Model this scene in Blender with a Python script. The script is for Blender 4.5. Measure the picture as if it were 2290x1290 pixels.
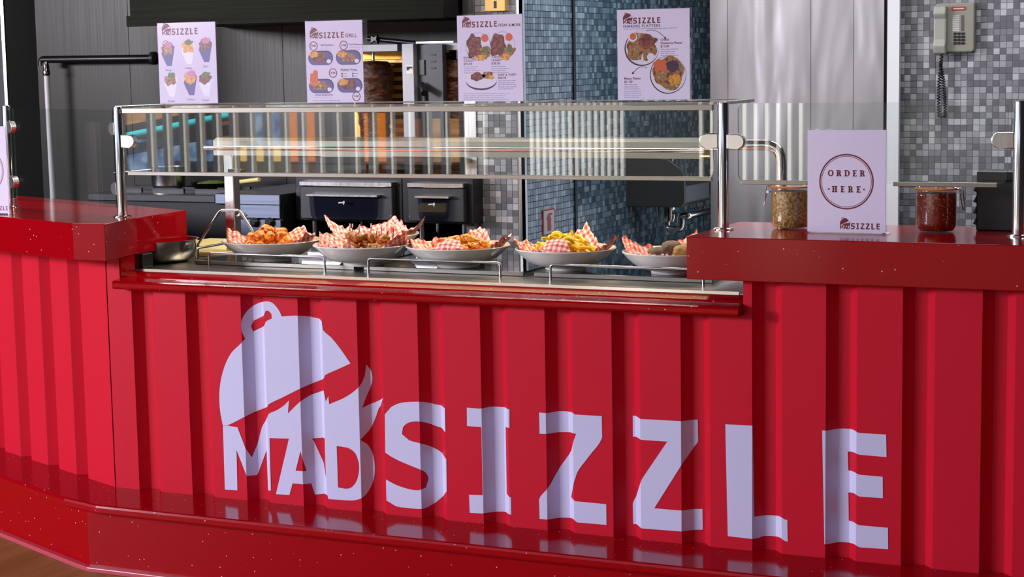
import bpy, bmesh, math, random
from mathutils import Vector, Matrix, noise, geometry
random.seed(7)
for o in list(bpy.data.objects): bpy.data.objects.remove(o)
SC = bpy.context.scene
COL = SC.collection

# ------------------------------------------------------------------ camera
# photo 2290x1290; orientation from the vanishing points of the counter front (X) and its depth (Y)
PCX, PCY, FPX, EYE = 1145.0, 645.0, 4150.0, 1.62
def camdir(p): return Vector((p[0]-PCX, -(p[1]-PCY), -FPX))
_X = -camdir((-7750, 287.5)); _X.normalize()
_Y = camdir((3100, 99)); _Y -= _X*_Y.dot(_X); _Y.normalize()
_Z = _X.cross(_Y)
ROT = Matrix((_X, _Y, _Z))
CAMP = Vector((0, 0, EYE))
cam = bpy.data.cameras.new('camera'); camo = bpy.data.objects.new('camera', cam); COL.objects.link(camo)
cam.sensor_width = 36; cam.lens = 36*FPX/2290; cam.clip_start = .05; cam.clip_end = 200
camo.matrix_world = Matrix.Translation(CAMP) @ ROT.to_4x4()
SC.camera = camo
def ray(p): return (ROT @ camdir(p)).normalized()
def onz(p, z): r = ray(p); return CAMP + r*((z-CAMP.z)/r.z)
def ony(p, y): r = ray(p); return CAMP + r*((y-CAMP.y)/r.y)
def onx(p, x): r = ray(p); return CAMP + r*((x-CAMP.x)/r.x)

# ------------------------------------------------------------------ world, sun, lights, exposure
vs = SC.view_settings
vs.view_transform = 'Standard'; vs.look = 'None'; vs.gamma = 1; vs.use_curve_mapping = False
vs.exposure = 0.2
w = bpy.data.worlds.new('sky'); SC.world = w; w.use_nodes = True
bg = w.node_tree.nodes['Background']
bg.inputs[0].default_value = (0.72, 0.80, 1.0, 1); bg.inputs[1].default_value = 1.2
def lamp(name, kind, loc, rot, energy, color, **kw):
    l = bpy.data.lights.new(name, kind); l.energy = energy; l.color = color
    for k, v in kw.items(): setattr(l, k, v)
    o = bpy.data.objects.new(name, l); COL.objects.link(o); o.location = loc; o.rotation_euler = rot
    return o
# sun stands behind the kitchen roof, so the counter is in open shade and the deck behind the camera is sunlit
sun = lamp('sun', 'SUN', (0, 0, 8), (0, 0, 0), 22.0, (1.0, .95, .86), angle=.01)
sun.rotation_euler = Vector((-.12, -.62, -.75)).to_track_quat('-Z', 'Y').to_euler()
# fill lamps added below the kitchen ceiling, no fittings seen
for x in (-4.6, -2.9):
    lamp('kitchen_fill', 'AREA', (x, 5.7, 2.55), (0, 0, 0), 18, (1.0, .93, .84), shape='RECTANGLE', size=1.1, size_y=.3)
lamp('kitchen_fill', 'AREA', (-1.2, 6.3, 2.55), (0, 0, 0), 20, (.95, .97, 1.0), shape='RECTANGLE', size=1.1, size_y=.3)
lamp('kitchen_fill', 'AREA', (-2.55, 7.3, 2.7), (0, 0, 0), 14, (.78, .9, 1.0), shape='RECTANGLE', size=.5, size_y=.5)  # added to brighten the bluish tiled side wall
# daylight from the open left side of the deck
lamp('daylight', 'AREA', (-9.3, -.3, 2.7), Vector((6.4, 5.2, -2.0)).to_track_quat('-Z', 'Y').to_euler(), 590, (.88, .87, 1.0), shape='RECTANGLE', size=3.6, size_y=1.0)

# ------------------------------------------------------------------ materials
def lin(c):
    r = []
    for v in c[:3]:
        v /= 255.0
        r.append(v/12.92 if v <= .04045 else ((v+.055)/1.055)**2.4)
    return (*r, 1)
M = {}
def mat(name, rgb, rough=.5, metal=0.0, spec=.5, coat=0.0, emit=None, es=0):
    m = bpy.data.materials.new(name); m.use_nodes = True
    b = m.node_tree.nodes['Principled BSDF']
    b.inputs['Base Color'].default_value = lin(rgb); b.inputs['Roughness'].default_value = rough
    b.inputs['Metallic'].default_value = metal; b.inputs['Specular IOR Level'].default_value = spec
    b.inputs['Coat Weight'].default_value = coat
    if emit: b.inputs['Emission Color'].default_value = lin(emit); b.inputs['Emission Strength'].default_value = es
    M[name] = m
    return m
def nodes(m): return m.node_tree.nodes, m.node_tree.links, m.node_tree.nodes['Principled BSDF']
def ramp(m, fac, stops, interp='LINEAR'):
    n, l, b = nodes(m)
    r = n.new('ShaderNodeValToRGB'); r.color_ramp.interpolation = interp
    e = r.color_ramp.elements
    while len(e) < len(stops): e.new(.5)
    for el, (p, c) in zip(e, stops): el.position = p; el.color = c if len(c) == 4 else lin(c)
    l.new(fac, r.inputs[0]); return r
def coords(m, scale=(1, 1, 1), kind='Object'):
    n, l, b = nodes(m)
    t = n.new('ShaderNodeTexCoord'); mp = n.new('ShaderNodeMapping'); mp.inputs['Scale'].default_value = scale
    l.new(t.outputs[kind], mp.inputs[0]); return mp.outputs[0]
def noise_mat(name, stops, scale, rough=.5, stretch=(1, 1, 1), detail=4, bump=0, bdist=.002, metal=0, spec=.5, interp='LINEAR'):
    m = mat(name, (128, 128, 128), rough, metal, spec); n, l, b = nodes(m)
    t = n.new('ShaderNodeTexNoise'); t.inputs['Scale'].default_value = scale; t.inputs['Detail'].default_value = detail
    l.new(coords(m, stretch), t.inputs['Vector'])
    r = ramp(m, t.outputs['Fac'], stops, interp); l.new(r.outputs[0], b.inputs['Base Color'])
    if bump:
        bp = n.new('ShaderNodeBump'); bp.inputs['Strength'].default_value = bump; bp.inputs['Distance'].default_value = bdist
        l.new(t.outputs['Fac'], bp.inputs['Height']); l.new(bp.outputs[0], b.inputs['Normal'])
    return m
def quartz(name, rgb, rough=.09):
    m = mat(name, rgb, rough, 0, .22); n, l, b = nodes(m)
    v = n.new('ShaderNodeTexVoronoi'); v.inputs['Scale'].default_value = 48
    c = coords(m); l.new(c, v.inputs['Vector'])
    r = ramp(m, v.outputs['Distance'], [(0, (1, 1, 1, 1)), (.06, (1, 1, 1, 1)), (.1, (0, 0, 0, 1))])
    sep = n.new('ShaderNodeSeparateColor'); l.new(v.outputs['Color'], sep.inputs[0])
    gt = n.new('ShaderNodeMath'); gt.operation = 'GREATER_THAN'; gt.inputs[1].default_value = .58; l.new(sep.outputs[0], gt.inputs[0])
    mul = n.new('ShaderNodeMath'); mul.operation = 'MULTIPLY'; l.new(r.outputs[0], mul.inputs[0]); l.new(gt.outputs[0], mul.inputs[1])
    ns = n.new('ShaderNodeTexNoise'); ns.inputs['Scale'].default_value = 220; l.new(c, ns.inputs['Vector'])
    r2 = ramp(m, ns.outputs['Fac'], [(.3, tuple(max(0, x*.94) for x in rgb)), (.75, tuple(min(255, x*1.04) for x in rgb))])
    mx = n.new('ShaderNodeMix'); mx.data_type = 'RGBA'; l.new(mul.outputs[0], mx.inputs[0])
    l.new(r2.outputs[0], mx.inputs[6]); mx.inputs[7].default_value = lin((250, 225, 220)); l.new(mx.outputs[2], b.inputs['Base Color'])
    return m
def glassy(name, tint, ior=1.5, refl=(1, 1, 1, 1)):
    m = bpy.data.materials.new(name); m.use_nodes = True; n, l = m.node_tree.nodes, m.node_tree.links
    n.remove(n['Principled BSDF']); out = n['Material Output']
    f = n.new('ShaderNodeFresnel'); ge = n.new('ShaderNodeNewGeometry'); mr = n.new('ShaderNodeMapRange')   # same reflectance on both faces of the pane
    mr.inputs[3].default_value = ior; mr.inputs[4].default_value = 1/ior; l.new(ge.outputs['Backfacing'], mr.inputs[0]); l.new(mr.outputs[0], f.inputs[0])
    t = n.new('ShaderNodeBsdfTransparent'); t.inputs[0].default_value = tint
    g = n.new('ShaderNodeBsdfGlossy'); g.inputs['Color'].default_value = refl; g.inputs['Roughness'].default_value = .0
    x = n.new('ShaderNodeMixShader'); l.new(f.outputs[0], x.inputs[0]); l.new(t.outputs[0], x.inputs[1]); l.new(g.outputs[0], x.inputs[2])
    l.new(x.outputs[0], out.inputs[0]); M[name] = m; return m
def steel(name, rgb, rough=.25, stretch=(120, 120, 2), bump=.0, bscale=3.0, bdist=.01, bstretch=(1, 1, .25)):
    m = mat(name, rgb, rough, 1.0); n, l, b = nodes(m)
    t = n.new('ShaderNodeTexNoise'); t.inputs['Scale'].default_value = 1; t.inputs['Detail'].default_value = 3
    l.new(coords(m, stretch), t.inputs['Vector'])
    mr = n.new('ShaderNodeMapRange'); mr.inputs[3].default_value = max(.02, rough-.07); mr.inputs[4].default_value = rough+.1
    l.new(t.outputs['Fac'], mr.inputs[0]); l.new(mr.outputs[0], b.inputs['Roughness'])
    if bump:
        t2 = n.new('ShaderNodeTexNoise'); t2.inputs['Scale'].default_value = bscale; t2.inputs['Detail'].default_value = 2; t2.inputs['Distortion'].default_value = .4
        l.new(coords(m, bstretch), t2.inputs['Vector'])
        bp = n.new('ShaderNodeBump'); bp.inputs['Strength'].default_value = bump; bp.inputs['Distance'].default_value = bdist
        l.new(t2.outputs['Fac'], bp.inputs['Height']); l.new(bp.outputs[0], b.inputs['Normal'])
    return m

mat('red_paint', (202, 20, 46), .5, 0, .16)
quartz('red_quartz', (158, 0, 13), .12)
mat('pink_strip', (186, 74, 88), .3)
mat('vinyl', (208, 206, 240), .45, 0, .25)  # white vinyl, lavender cast of the shade light put into its colour
steel('steel', (205, 203, 200), .22)
steel('steel_x', (150, 146, 138), .3, (2, 120, 120))
mat('chrome', (225, 225, 225), .12, 1)
steel('steel_dark', (50, 49, 47), .36, bump=.15, bscale=2.2)
steel('steel_film', (168, 167, 169), .36, (25, 25, 1), bump=.4, bscale=2.0, bdist=.03, bstretch=(2.6, 1, .6))
steel('steel_hood', (14, 14, 11), .4, (2, 120, 120))
steel('steel_blue', (118, 124, 140), .32, (2, 120, 120))
mat('film_white', (228, 228, 232), .25, 0, .5)
mat('black_glass', (8, 8, 9), .04, 0, .6)
mat('black_plastic', (14, 14, 15), .45)
mat('black_satin', (20, 20, 22), .3)
mat('graphite', (52, 53, 55), .38, .3)
mat('sink_grey', (78, 80, 80), .35, .5)
glassy('glass', (.95, .975, .965, 1), 1.58)
glassy('glass_edge', (.20, .42, .34, 1), 1.5)
glassy('acrylic', (.97, .97, .98, 1), 1.4)
glassy('jar_glass', (.96, .96, .95, 1), 1.5)
glassy('handle_plastic', (.55, .57, .66, 1), 1.5)
mat('paper', (232, 222, 250), .15, 0, .4)  # white sheet, lavender tint from the light is in the base colour
mat('print_red', (112, 14, 32), .4)
mat('print_dark', (60, 34, 70), .4)
mat('print_grey', (150, 140, 170), .4)
mat('print_blue', (88, 78, 150), .4)
mat('print_white', (226, 220, 240), .35)
mat('print_green', (92, 110, 50), .4)
mat('print_orange', (214, 96, 50), .4)
mat('print_pink', (205, 120, 170), .4)
noise_mat('print_meat', [(.3, (70, 24, 30)), (.5, (120, 50, 46)), (.62, (150, 84, 60)), (.75, (80, 40, 40))], 90, .35)
noise_mat('print_fries', [(.3, (170, 90, 40)), (.5, (222, 150, 50)), (.7, (236, 186, 80))], 110, .35)
noise_mat('print_mix', [(.3, (60, 44, 40)), (.42, (120, 60, 44)), (.5, (190, 120, 60)), (.58, (90, 104, 60)), (.66, (206, 190, 180)), (.75, (150, 60, 60))], 80, .35)
noise_mat('floor_deck', [(.3, (128, 84, 44)), (.7, (158, 108, 62))], 3, .55, (6, .4, 1), spec=.25)
noise_mat('floor_kitchen', [(.3, (66, 60, 56)), (.7, (88, 82, 76))], 8, .5)
mat('ceiling_paint', (150, 148, 150), .8)
mat('wall_dark', (34, 36, 40), .6)
mat('wall_shade', (30, 26, 28), .8)
mat('grout', (150, 150, 152), .8)
mat('grout_blue', (84, 100, 112), .8)
for i, c in enumerate([(104, 104, 110), (128, 128, 134), (160, 160, 165), (186, 186, 188)]): mat('tile_grey%d' % i, c, .18)
for i, c in enumerate([(62, 82, 98), (82, 104, 119), (106, 128, 141), (138, 156, 165)]): mat('tile_blue%d' % i, c, .16)
mat('ceramic', (228, 226, 220), .12, 0, .5)
mat('cream', (226, 208, 140), .45)
mat('yellow_plate', (220, 178, 96), .5)
mat('rubber_orange', (216, 128, 36), .35)
mat('wire', (200, 200, 205), .2, 1)
mat('stick', (60, 42, 28), .6)
mat('stick_tip', (220, 210, 190), .5)
mat('phone_grey', (138, 136, 124), .45)
mat('phone_grey_light', (156, 155, 146), .4)
mat('phone_dark', (80, 78, 72), .5)
mat('sign_red', (170, 34, 34), .4)
mat('sign_white', (196, 196, 196), .4)
mat('warm_tube', (255, 200, 120), .3, emit=(255, 190, 96), es=4)
noise_mat('chicken', [(.3, (110, 36, 6)), (.42, (206, 96, 8)), (.56, (244, 150, 16)), (.7, (140, 50, 8))], 60, .35, bump=.5, bdist=.004)
noise_mat('kebab', [(.3, (60, 30, 8)), (.42, (150, 80, 16)), (.52, (196, 110, 30)), (.6, (96, 90, 20)), (.72, (50, 30, 10))], 70, .35, bump=.5, bdist=.004)
noise_mat('wing', [(.3, (110, 40, 10)), (.42, (190, 96, 16)), (.56, (236, 170, 40)), (.7, (110, 36, 12))], 60, .35, bump=.5, bdist=.004)
noise_mat('fry', [(.3, (220, 190, 8)), (.7, (250, 230, 40))], 30, .45)
noise_mat('patty', [(.3, (34, 18, 6)), (.5, (70, 38, 10)), (.7, (104, 66, 18))], 60, .6, bump=.5, bdist=.004)
noise_mat('patty_crumb', [(.3, (104, 68, 12)), (.7, (170, 122, 30))], 80, .6, bump=.5, bdist=.003)
noise_mat('gyro_meat', [(.3, (26, 12, 5)), (.5, (70, 34, 12)), (.7, (112, 58, 20))], 40, .45, (1, 1, 1.8), bump=.7, bdist=.01)
noise_mat('herb', [(.3, (40, 70, 20)), (.6, (96, 120, 40)), (.8, (190, 180, 80))], 60, .5)
noise_mat('jar_seeds', [(.3, (84, 62, 24)), (.5, (156, 122, 64)), (.62, (206, 174, 116)), (.78, (124, 92, 44))], 160, .3, bump=.4, bdist=.002)
noise_mat('jar_chili', [(.3, (84, 16, 8)), (.5, (150, 40, 12)), (.6, (96, 22, 14)), (.68, (226, 160, 80)), (.78, (130, 30, 14))], 150, .25, bump=.4, bdist=.002)
mat('grill_steel', (150, 150, 154), .5, .5)
mat('gold_panel', (176, 128, 50), .25, .8)
mat('heater', (206, 156, 70), .3, .3)
mat('heater_dark', (84, 54, 18), .45, .3)
mat('deck_white', (232, 230, 226), .6)
mat('deck_post', (70, 72, 78), .5)
mat('deck_orange', (236, 130, 20), .6)
mat('deck_yellow', (244, 206, 110), .6)
noise_mat('deck_blue', [(.35, (50, 84, 140)), (.5, (100, 140, 190)), (.7, (170, 190, 210))], 9, .7)
mat('deck_cyan', (60, 220, 240), .4)
noise_mat('deck_wood', [(.3, (150, 96, 56)), (.7, (206, 158, 104))], 3, .6, (1, 8, 8))
mat('deck_brown', (120, 70, 44), .6)
noise_mat('deck_ground', [(.3, (74, 68, 62)), (.7, (90, 84, 76))], 2, .8)
# gingham greaseproof paper: woven red and white checks
m = mat('gingham', (240, 200, 190), .6); n, l, b = nodes(m)
c = coords(m, (1, 1, 1), 'UV'); sp = n.new('ShaderNodeSeparateXYZ'); l.new(c, sp.inputs[0])
st = []
for i in (0, 1):
    fr = n.new('ShaderNodeMath'); fr.operation = 'FRACT'; l.new(sp.outputs[i], fr.inputs[0])
    g = n.new('ShaderNodeMath'); g.operation = 'GREATER_THAN'; g.inputs[1].default_value = .5; l.new(fr.outputs[0], g.inputs[0]); st.append(g)
ad = n.new('ShaderNodeMath'); ad.operation = 'ADD'; l.new(st[0].outputs[0], ad.inputs[0]); l.new(st[1].outputs[0], ad.inputs[1])
hf = n.new('ShaderNodeMath'); hf.operation = 'MULTIPLY'; hf.inputs[1].default_value = .5; l.new(ad.outputs[0], hf.inputs[0])
r = ramp(m, hf.outputs[0], [(0, (246, 226, 214)), (.5, (236, 150, 142)), (1, (206, 66, 64))]); l.new(r.outputs[0], b.inputs['Base Color'])

# ------------------------------------------------------------------ mesh helpers
OFF = {}
class MB:
    def __init__(s): s.v = []; s.f = []; s.mi = []; s.uv = None
    def add(s, vs, fs, mi=0):
        o = len(s.v); s.v += [Vector(v) for v in vs]; s.f += [tuple(i+o for i in f) for f in fs]; s.mi += [mi]*len(fs); return s
    def box(s, a, b, mi=0):
        x0, x1 = sorted((a[0], b[0])); y0, y1 = sorted((a[1], b[1])); z0, z1 = sorted((a[2], b[2]))
        return s.add([(x0, y0, z0), (x1, y0, z0), (x1, y1, z0), (x0, y1, z0), (x0, y0, z1), (x1, y0, z1), (x1, y1, z1), (x0, y1, z1)],
                     [(0, 3, 2, 1), (4, 5, 6, 7), (0, 1, 5, 4), (1, 2, 6, 5), (2, 3, 7, 6), (3, 0, 4, 7)], mi)
    def prism(s, pts, z0, z1, mi=0):
        """vertical prism over an (x, y) outline"""
        n = len(pts); vs = [(p[0], p[1], z0) for p in pts]+[(p[0], p[1], z1) for p in pts]
        return s.add(vs, [tuple(range(n))[::-1], tuple(range(n, 2*n))]+[(i, (i+1) % n, n+(i+1) % n, n+i) for i in range(n)], mi)
    def slab_xz(s, pts, y0, y1, mi=0):
        """prism over an (x, z) outline, thick in y"""
        n = len(pts); vs = [(p[0], y0, p[1]) for p in pts]+[(p[0], y1, p[1]) for p in pts]
        return s.add(vs, [tuple(range(n)), tuple(range(n, 2*n))[::-1]]+[(i, n+i, n+(i+1) % n, (i+1) % n) for i in range(n)], mi)
    def slab_yz(s, pts, x0, x1, mi=0):
        n = len(pts); vs = [(x0, p[0], p[1]) for p in pts]+[(x1, p[0], p[1]) for p in pts]
        return s.add(vs, [tuple(range(n))[::-1], tuple(range(n, 2*n))]+[(i, (i+1) % n, n+(i+1) % n, n+i) for i in range(n)], mi)
    def tube(s, path, r, seg=10, mi=0, closed=False):
        path = [Vector(p) for p in path]; n = len(path); rings = []
        rr = r if isinstance(r, (list, tuple)) else [r]*n
        up = None
        for i, p in enumerate(path):
            a = path[(i-1) % n] if (closed or i > 0) else p; c = path[(i+1) % n] if (closed or i < n-1) else p
            t = (c-a).normalized()
            if up is None: up = Vector((0, 0, 1)) if abs(t.z) < .9 else Vector((1, 0, 0))
            u = (up-t*up.dot(t)).normalized(); up = u; w_ = t.cross(u)
            rings.append([p+(u*math.cos(k*2*math.pi/seg)+w_*math.sin(k*2*math.pi/seg))*rr[i] for k in range(seg)])
        vs = [v for rg in rings for v in rg]; fs = []
        for i in range(n if closed else n-1):
            j = (i+1) % n
            for k in range(seg): fs.append((i*seg+k, i*seg+(k+1) % seg, j*seg+(k+1) % seg, j*seg+k))
        if not closed: fs += [tuple(range(seg))[::-1], tuple(range((n-1)*seg, n*seg))]
        return s.add(vs, fs, mi)
    def lathe(s, prof, c=(0, 0, 0), seg=32, mi=0, cap=True):
        """prof: (radius, z) from one end to the other"""
        vs = []; fs = []; n = len(prof)
        for rr, z in prof:
            for k in range(seg): a = k*2*math.pi/seg; vs.append((c[0]+rr*math.cos(a), c[1]+rr*math.sin(a), c[2]+z))
        for i in range(n-1):
            for k in range(seg): fs.append((i*seg+k, i*seg+(k+1) % seg, (i+1)*seg+(k+1) % seg, (i+1)*seg+k))
        if cap: fs += [tuple(range(seg))[::-1], tuple(range((n-1)*seg, n*seg))]
        return s.add(vs, fs, mi)
    def build(s, name, ms, parent=None, bev=0, smooth=False, kind=None, bseg=2):
        me = bpy.data.meshes.new(name)
        off = Vector((0, 0, 0))
        if parent is not None and parent.name in OFF: off = OFF[parent.name]
        me.from_pydata([tuple(v-off) for v in s.v], [], s.f)
        ms = ms if isinstance(ms, (list, tuple)) else [ms]
        for q in ms: me.materials.append(M[q])
        me.polygons.foreach_set('material_index', s.mi)
        if s.uv:
            u = me.uv_layers.new(name='UVMap')
            for lp in me.loops: u.data[lp.index].uv = s.uv[lp.vertex_index]
        bm = bmesh.new(); bm.from_mesh(me); bmesh.ops.recalc_face_normals(bm, faces=bm.faces); bm.to_mesh(me); bm.free()
        if smooth:
            me.polygons.foreach_set('use_smooth', [True]*len(me.polygons))
            try: me.set_sharp_from_angle(angle=math.radians(40))
            except Exception: pass
        o = bpy.data.objects.new(name, me); COL.objects.link(o)
        if parent is not None:
            o.parent = parent
            if parent.name in OFF: OFF[o.name] = off
        if bev:
            md = o.modifiers.new('bevel', 'BEVEL'); md.width = bev; md.segments = bseg; md.limit_method = 'ANGLE'; md.angle_limit = math.radians(35)
        if kind: o['kind'] = kind
        return o
def tag(o, label=None, cat=None, group=None, kind=None):
    if label: o['label'] = label
    if cat: o['category'] = cat
    if group: o['group'] = group
    if kind: o['kind'] = kind
    return o
def thing(name, label, cat, loc, group=None, rz=0, local=False):
    o = bpy.data.objects.new(name, None); COL.objects.link(o); o.empty_display_size = .05
    o.location = loc; o.rotation_euler = (0, 0, rz)
    if not local: OFF[o.name] = Vector(loc)
    return tag(o, label, cat, group)
def solo(mb, name, ms, label, cat, group=None, **kw):
    """a thing that is one mesh; its origin goes to its base centre"""
    lo = Vector((min(v.x for v in mb.v), min(v.y for v in mb.v), min(v.z for v in mb.v))); hi = Vector((max(v.x for v in mb.v), max(v.y for v in mb.v), 0))
    c = Vector(((lo.x+hi.x)/2, (lo.y+hi.y)/2, lo.z)); mb.v = [v-c for v in mb.v]
    o = mb.build(name, ms, **kw); o.location = c
    return tag(o, label, cat, group)
def struct(mb, name, ms, **kw): return tag(mb.build(name, ms, **kw), kind='structure')
def arc(cx, cy, r, a0, a1, n=8): return [(cx+r*math.cos(math.radians(a0+(a1-a0)*i/n)), cy+r*math.sin(math.radians(a0+(a1-a0)*i/n))) for i in range(n+1)]
def rrect(x0, z0, x1, z1, r, n=5):
    return arc(x1-r, z0+r, r, -90, 0, n)+arc(x1-r, z1-r, r, 0, 90, n)+arc(x0+r, z1-r, r, 90, 180, n)+arc(x0+r, z0+r, r, 180, 270, n)
def bend(path, r=.02, n=5):
    """round the corners of a polyline"""
    path = [Vector(p) for p in path]; out = [path[0]]
    for i in range(1, len(path)-1):
        a, p, c = path[i-1], path[i], path[i+1]
        d = min(r, (a-p).length*.45, (c-p).length*.45)
        s_, e = p+(a-p).normalized()*d, p+(c-p).normalized()*d
        for k in range(n+1):
            t = k/n; out.append(s_*(1-t)**2+p*2*t*(1-t)+e*t*t)
    return out+[path[-1]]
def link_copy(o, parent=None):
    c = o.copy(); COL.objects.link(c)
    if parent is not None: c.parent = parent
    return c

# ------------------------------------------------------------------ the setting
YP = 4.93                         # plane of the corrugated front
struct(MB().box((-12, -1.6, -.1), (6, 5.35, 0)), 'floor', 'floor_deck')
struct(MB().box((-12, 5.35, -.1), (6, 10.2, -.0)), 'floor_kitchen', 'floor_kitchen')
struct(MB().box((-30, -30, -.12), (20, -1.6, -.005)), 'floor_deck_outside', 'deck_ground')
struct(MB().box((-12, 1.0, 2.9), (6, 10.2, 3.1)).box((-1.5, -4, 2.9), (6, 1.0, 3.1)), 'ceiling', 'ceiling_paint')  # second box: roof extension added to darken the right front
struct(MB().box((2.6, -4, 0), (2.8, 10.2, 2.9)), 'wall_block_right', 'wall_shade')  # unseen dark wall added to keep light from the right off the counter
struct(MB().box((-8.2, 7.2, 0), (-3.32, 7.35, 2.9)), 'wall_back', 'wall_dark')
wb = bpy.data.objects['wall_back']
xs = [ony((-250, 300), 7.2).x, ony((45, 300), 7.2).x, ony((299, 300), 7.2).x, ony((640, 300), 7.2).x, -3.325]
for a, c_ in zip(xs, xs[1:]): MB().box((a+.0015, 7.192, .0), (c_-.0015, 7.2, 2.9)).build('steel_panel', 'steel_dark', wb)
struct(MB().box((-3.07, 9.1, 0), (-2.3, 9.3, 2.9)), 'wall_corridor_end', 'wall_dark')
# dark frame column at the far left of the kitchen
lx0, lx1 = ony((-60, 100), 6.3).x, ony((13, 100), 6.3).x
struct(MB().box((lx0, 6.3, 0), (lx1, 6.5, 2.9)), 'wall_left', 'wall_dark')
MB().box((lx1-.012, 6.29, 0), (lx1+.004, 6.3, 2.9)).build('edge_trim', 'steel', bpy.data.objects['wall_left'])

TILE = .0252
def tile_face(parent, p0, ux, nx, nz, nrm, mats, limit_fn, z0, n_parts, gap=.0016, th=.003):
    """mosaic tiles: those the photo shows best are parts of their own, the rest one joined part"""
    ux = Vector(ux); nrm = Vector(nrm); rest = MB(); cand = []
    for i in range(nx):
        for k in range(nz):
            c = Vector(p0)+ux*((i+.5)*TILE)+Vector((0, 0, (k+.5)*TILE))
            cand.append((limit_fn(c), i, k, c))
    cand.sort(key=lambda t: t[0])
    h = (TILE-gap)/2; e = h-.0007
    def shape(c, mi, mb):
        q = []
        for d, r_ in ((0, h), (th*.75, h), (th, e)):
            for sx, sz in ((-1, -1), (1, -1), (1, 1), (-1, 1)): q.append(c+ux*(sx*r_)+Vector((0, 0, sz*r_))+nrm*d)
        mb.add(q, [(8, 9, 10, 11)]+[(4+i, 4+(i+1) % 4, 8+(i+1) % 4, 8+i) for i in range(4)]+[(i, (i+1) % 4, 4+(i+1) % 4, 4+i) for i in range(4)], mi)
    protos = {}
    rnd = random.Random(3)
    for idx, (q, i, k, c) in enumerate(cand):
        mi = rnd.choices(range(4), (4, 3, 3.2, 1.4))[0]
        if idx < n_parts:
            if mi not in protos:
                mb = MB(); shape(Vector((0, 0, 0)), 0, mb); o = mb.build('tile', mats[mi], None); o.parent = parent; protos[mi] = o
            else: o = link_copy(protos[mi], parent)
            o.location = c
        else: shape(c, mi, rest)
    if rest.v: rest.build('tiles', mats, parent, kind='stuff')
TG = ['tile_grey%d' % i for i in range(4)]; TB = ['tile_blue%d' % i for i in range(4)]

# partition wall: tiled end facing the counter, long bluish tiled side running back
pw = struct(MB().box((-3.32, 6.655, 0), (-3.075, 9.1, 2.9)), 'wall_partition', 'grout')
MB().box((-3.075, 6.66, .3), (-3.0745, 9.1, 2.9)).build('grout_bed', 'grout_blue', pw)
for x0, x1 in ((-3.322, -3.272), (-3.086, -3.068)):
    MB().box((x0, 6.645, 0), (x1, 6.66, 2.9)).build('corner_trim', 'steel', pw)
MB().box((-3.076, 6.645, 0), (-3.068, 6.68, 2.9)).build('corner_trim', 'steel', pw)
for yy in (7.17,): MB().box((-3.0745, yy-.012, 0), (-3.066, yy+.012, 2.9)).build('joint_trim', 'steel_dark', pw)
tile_face(pw, (-3.272, 6.655, .85), (1, 0, 0), 7, 80, (0, -1, 0), TG, lambda c: abs(c.z-1.32), .85, 300)
tile_face(pw, (-3.0745, 6.69, .6), (0, 1, 0), 95, 90, (1, 0, 0), TB, lambda c: 0, .6, 0)
# right back wall with square mosaic tiles
wr = struct(MB().box((-1.79, 7.505, 0), (2.6, 7.65, 2.9)), 'wall_back_right', 'grout')
tile_face(wr, (-1.788, 7.505, .8), (1, 0, 0), 84, 82, (0, -1, 0), TG, lambda c: max(abs(c.x+1.5)/.3, abs(c.z-1.52)/.33), .8, 300)
MB().box((.33, 7.495, .0), (2.6, 7.505, 2.9)).build('side_cladding', 'grout', wr)
# steel cladding under protective film
ws = struct(MB().box((-2.567, 7.45, 0), (-1.79, 7.65, 2.9)), 'wall_steel', 'steel_dark')
sx = [ony((x, 200), 7.45).x for x in (1590, 1630, 1815, 1910, 1978)]
for a, c_ in zip(sx, sx[1:]): MB().box((a+.001, 7.438, 0), (c_-.001, 7.45, 2.9)).build('steel_panel', 'steel_film', ws)
MB().box((ony((1984, 200), 7.43).x, 7.425, 0), (ony((2011, 200), 7.43).x, 7.45, 2.9)).build('film_strip', 'film_white', ws)
# exhaust hood over the cooking line
hd = thing('exhaust_hood', 'dark steel exhaust hood above the back cooking line', 'hood', (-4.1, 6.8, 1.79))
MB().slab_yz([(6.5, 1.79), (6.5, 2.3), (7.18, 2.9), (7.18, 1.79)], -4.82, -3.33).build('canopy', 'steel_hood', hd)
MB().box((-4.83, 6.485, 1.785), (-3.325, 6.5, 1.83)).build('drip_edge', 'steel_hood', hd)

# ------------------------------------------------------------------ counter front
PER, E0, DEP = .2118, -.945, .03
def prof(x):
    t = (x-E0) % PER
    if t < .027: return DEP*t/.027
    if t < .060: return DEP
    if t < .087: return DEP*(.087-t)/.027
    return 0.0
def breaks(x0, x1):
    k0 = math.floor((x0-E0)/PER)-1; out = []
    for k in range(k0, k0+60):
        for d in (0, .027, .060, .087):
            x = E0+k*PER+d
            if x0+1e-5 < x < x1-1e-5: out.append(x)
    return out
ZB = .225                         # top of the plinth
cf = thing('serving_counter', 'red corrugated counter front with big white lettering above a speckled plinth', 'counter', (-2.3, YP, 0))
CX = -3.794
mb = MB()
for x0, x1, zt in ((CX, -3.742, 1.0), (-3.742, -1.606, .915), (-1.606, .9, 1.0)):
    q = [x0]+breaks(x0, x1)+[x1]
    for a, c_ in zip(q, q[1:]):
        ya, yc = YP+prof(a), YP+prof(c_)
        mb.add([(a, ya, ZB), (c_, yc, ZB), (c_, yc, zt), (a, ya, zt), (a, ya+.004, ZB), (c_, yc+.004, ZB), (c_, yc+.004, zt), (a, ya+.004, zt)],
               [(0, 1, 2, 3), (5, 4, 7, 6), (3, 2, 6, 7)])
panel = mb.build('corrugated_panel', 'red_paint', cf)
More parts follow.
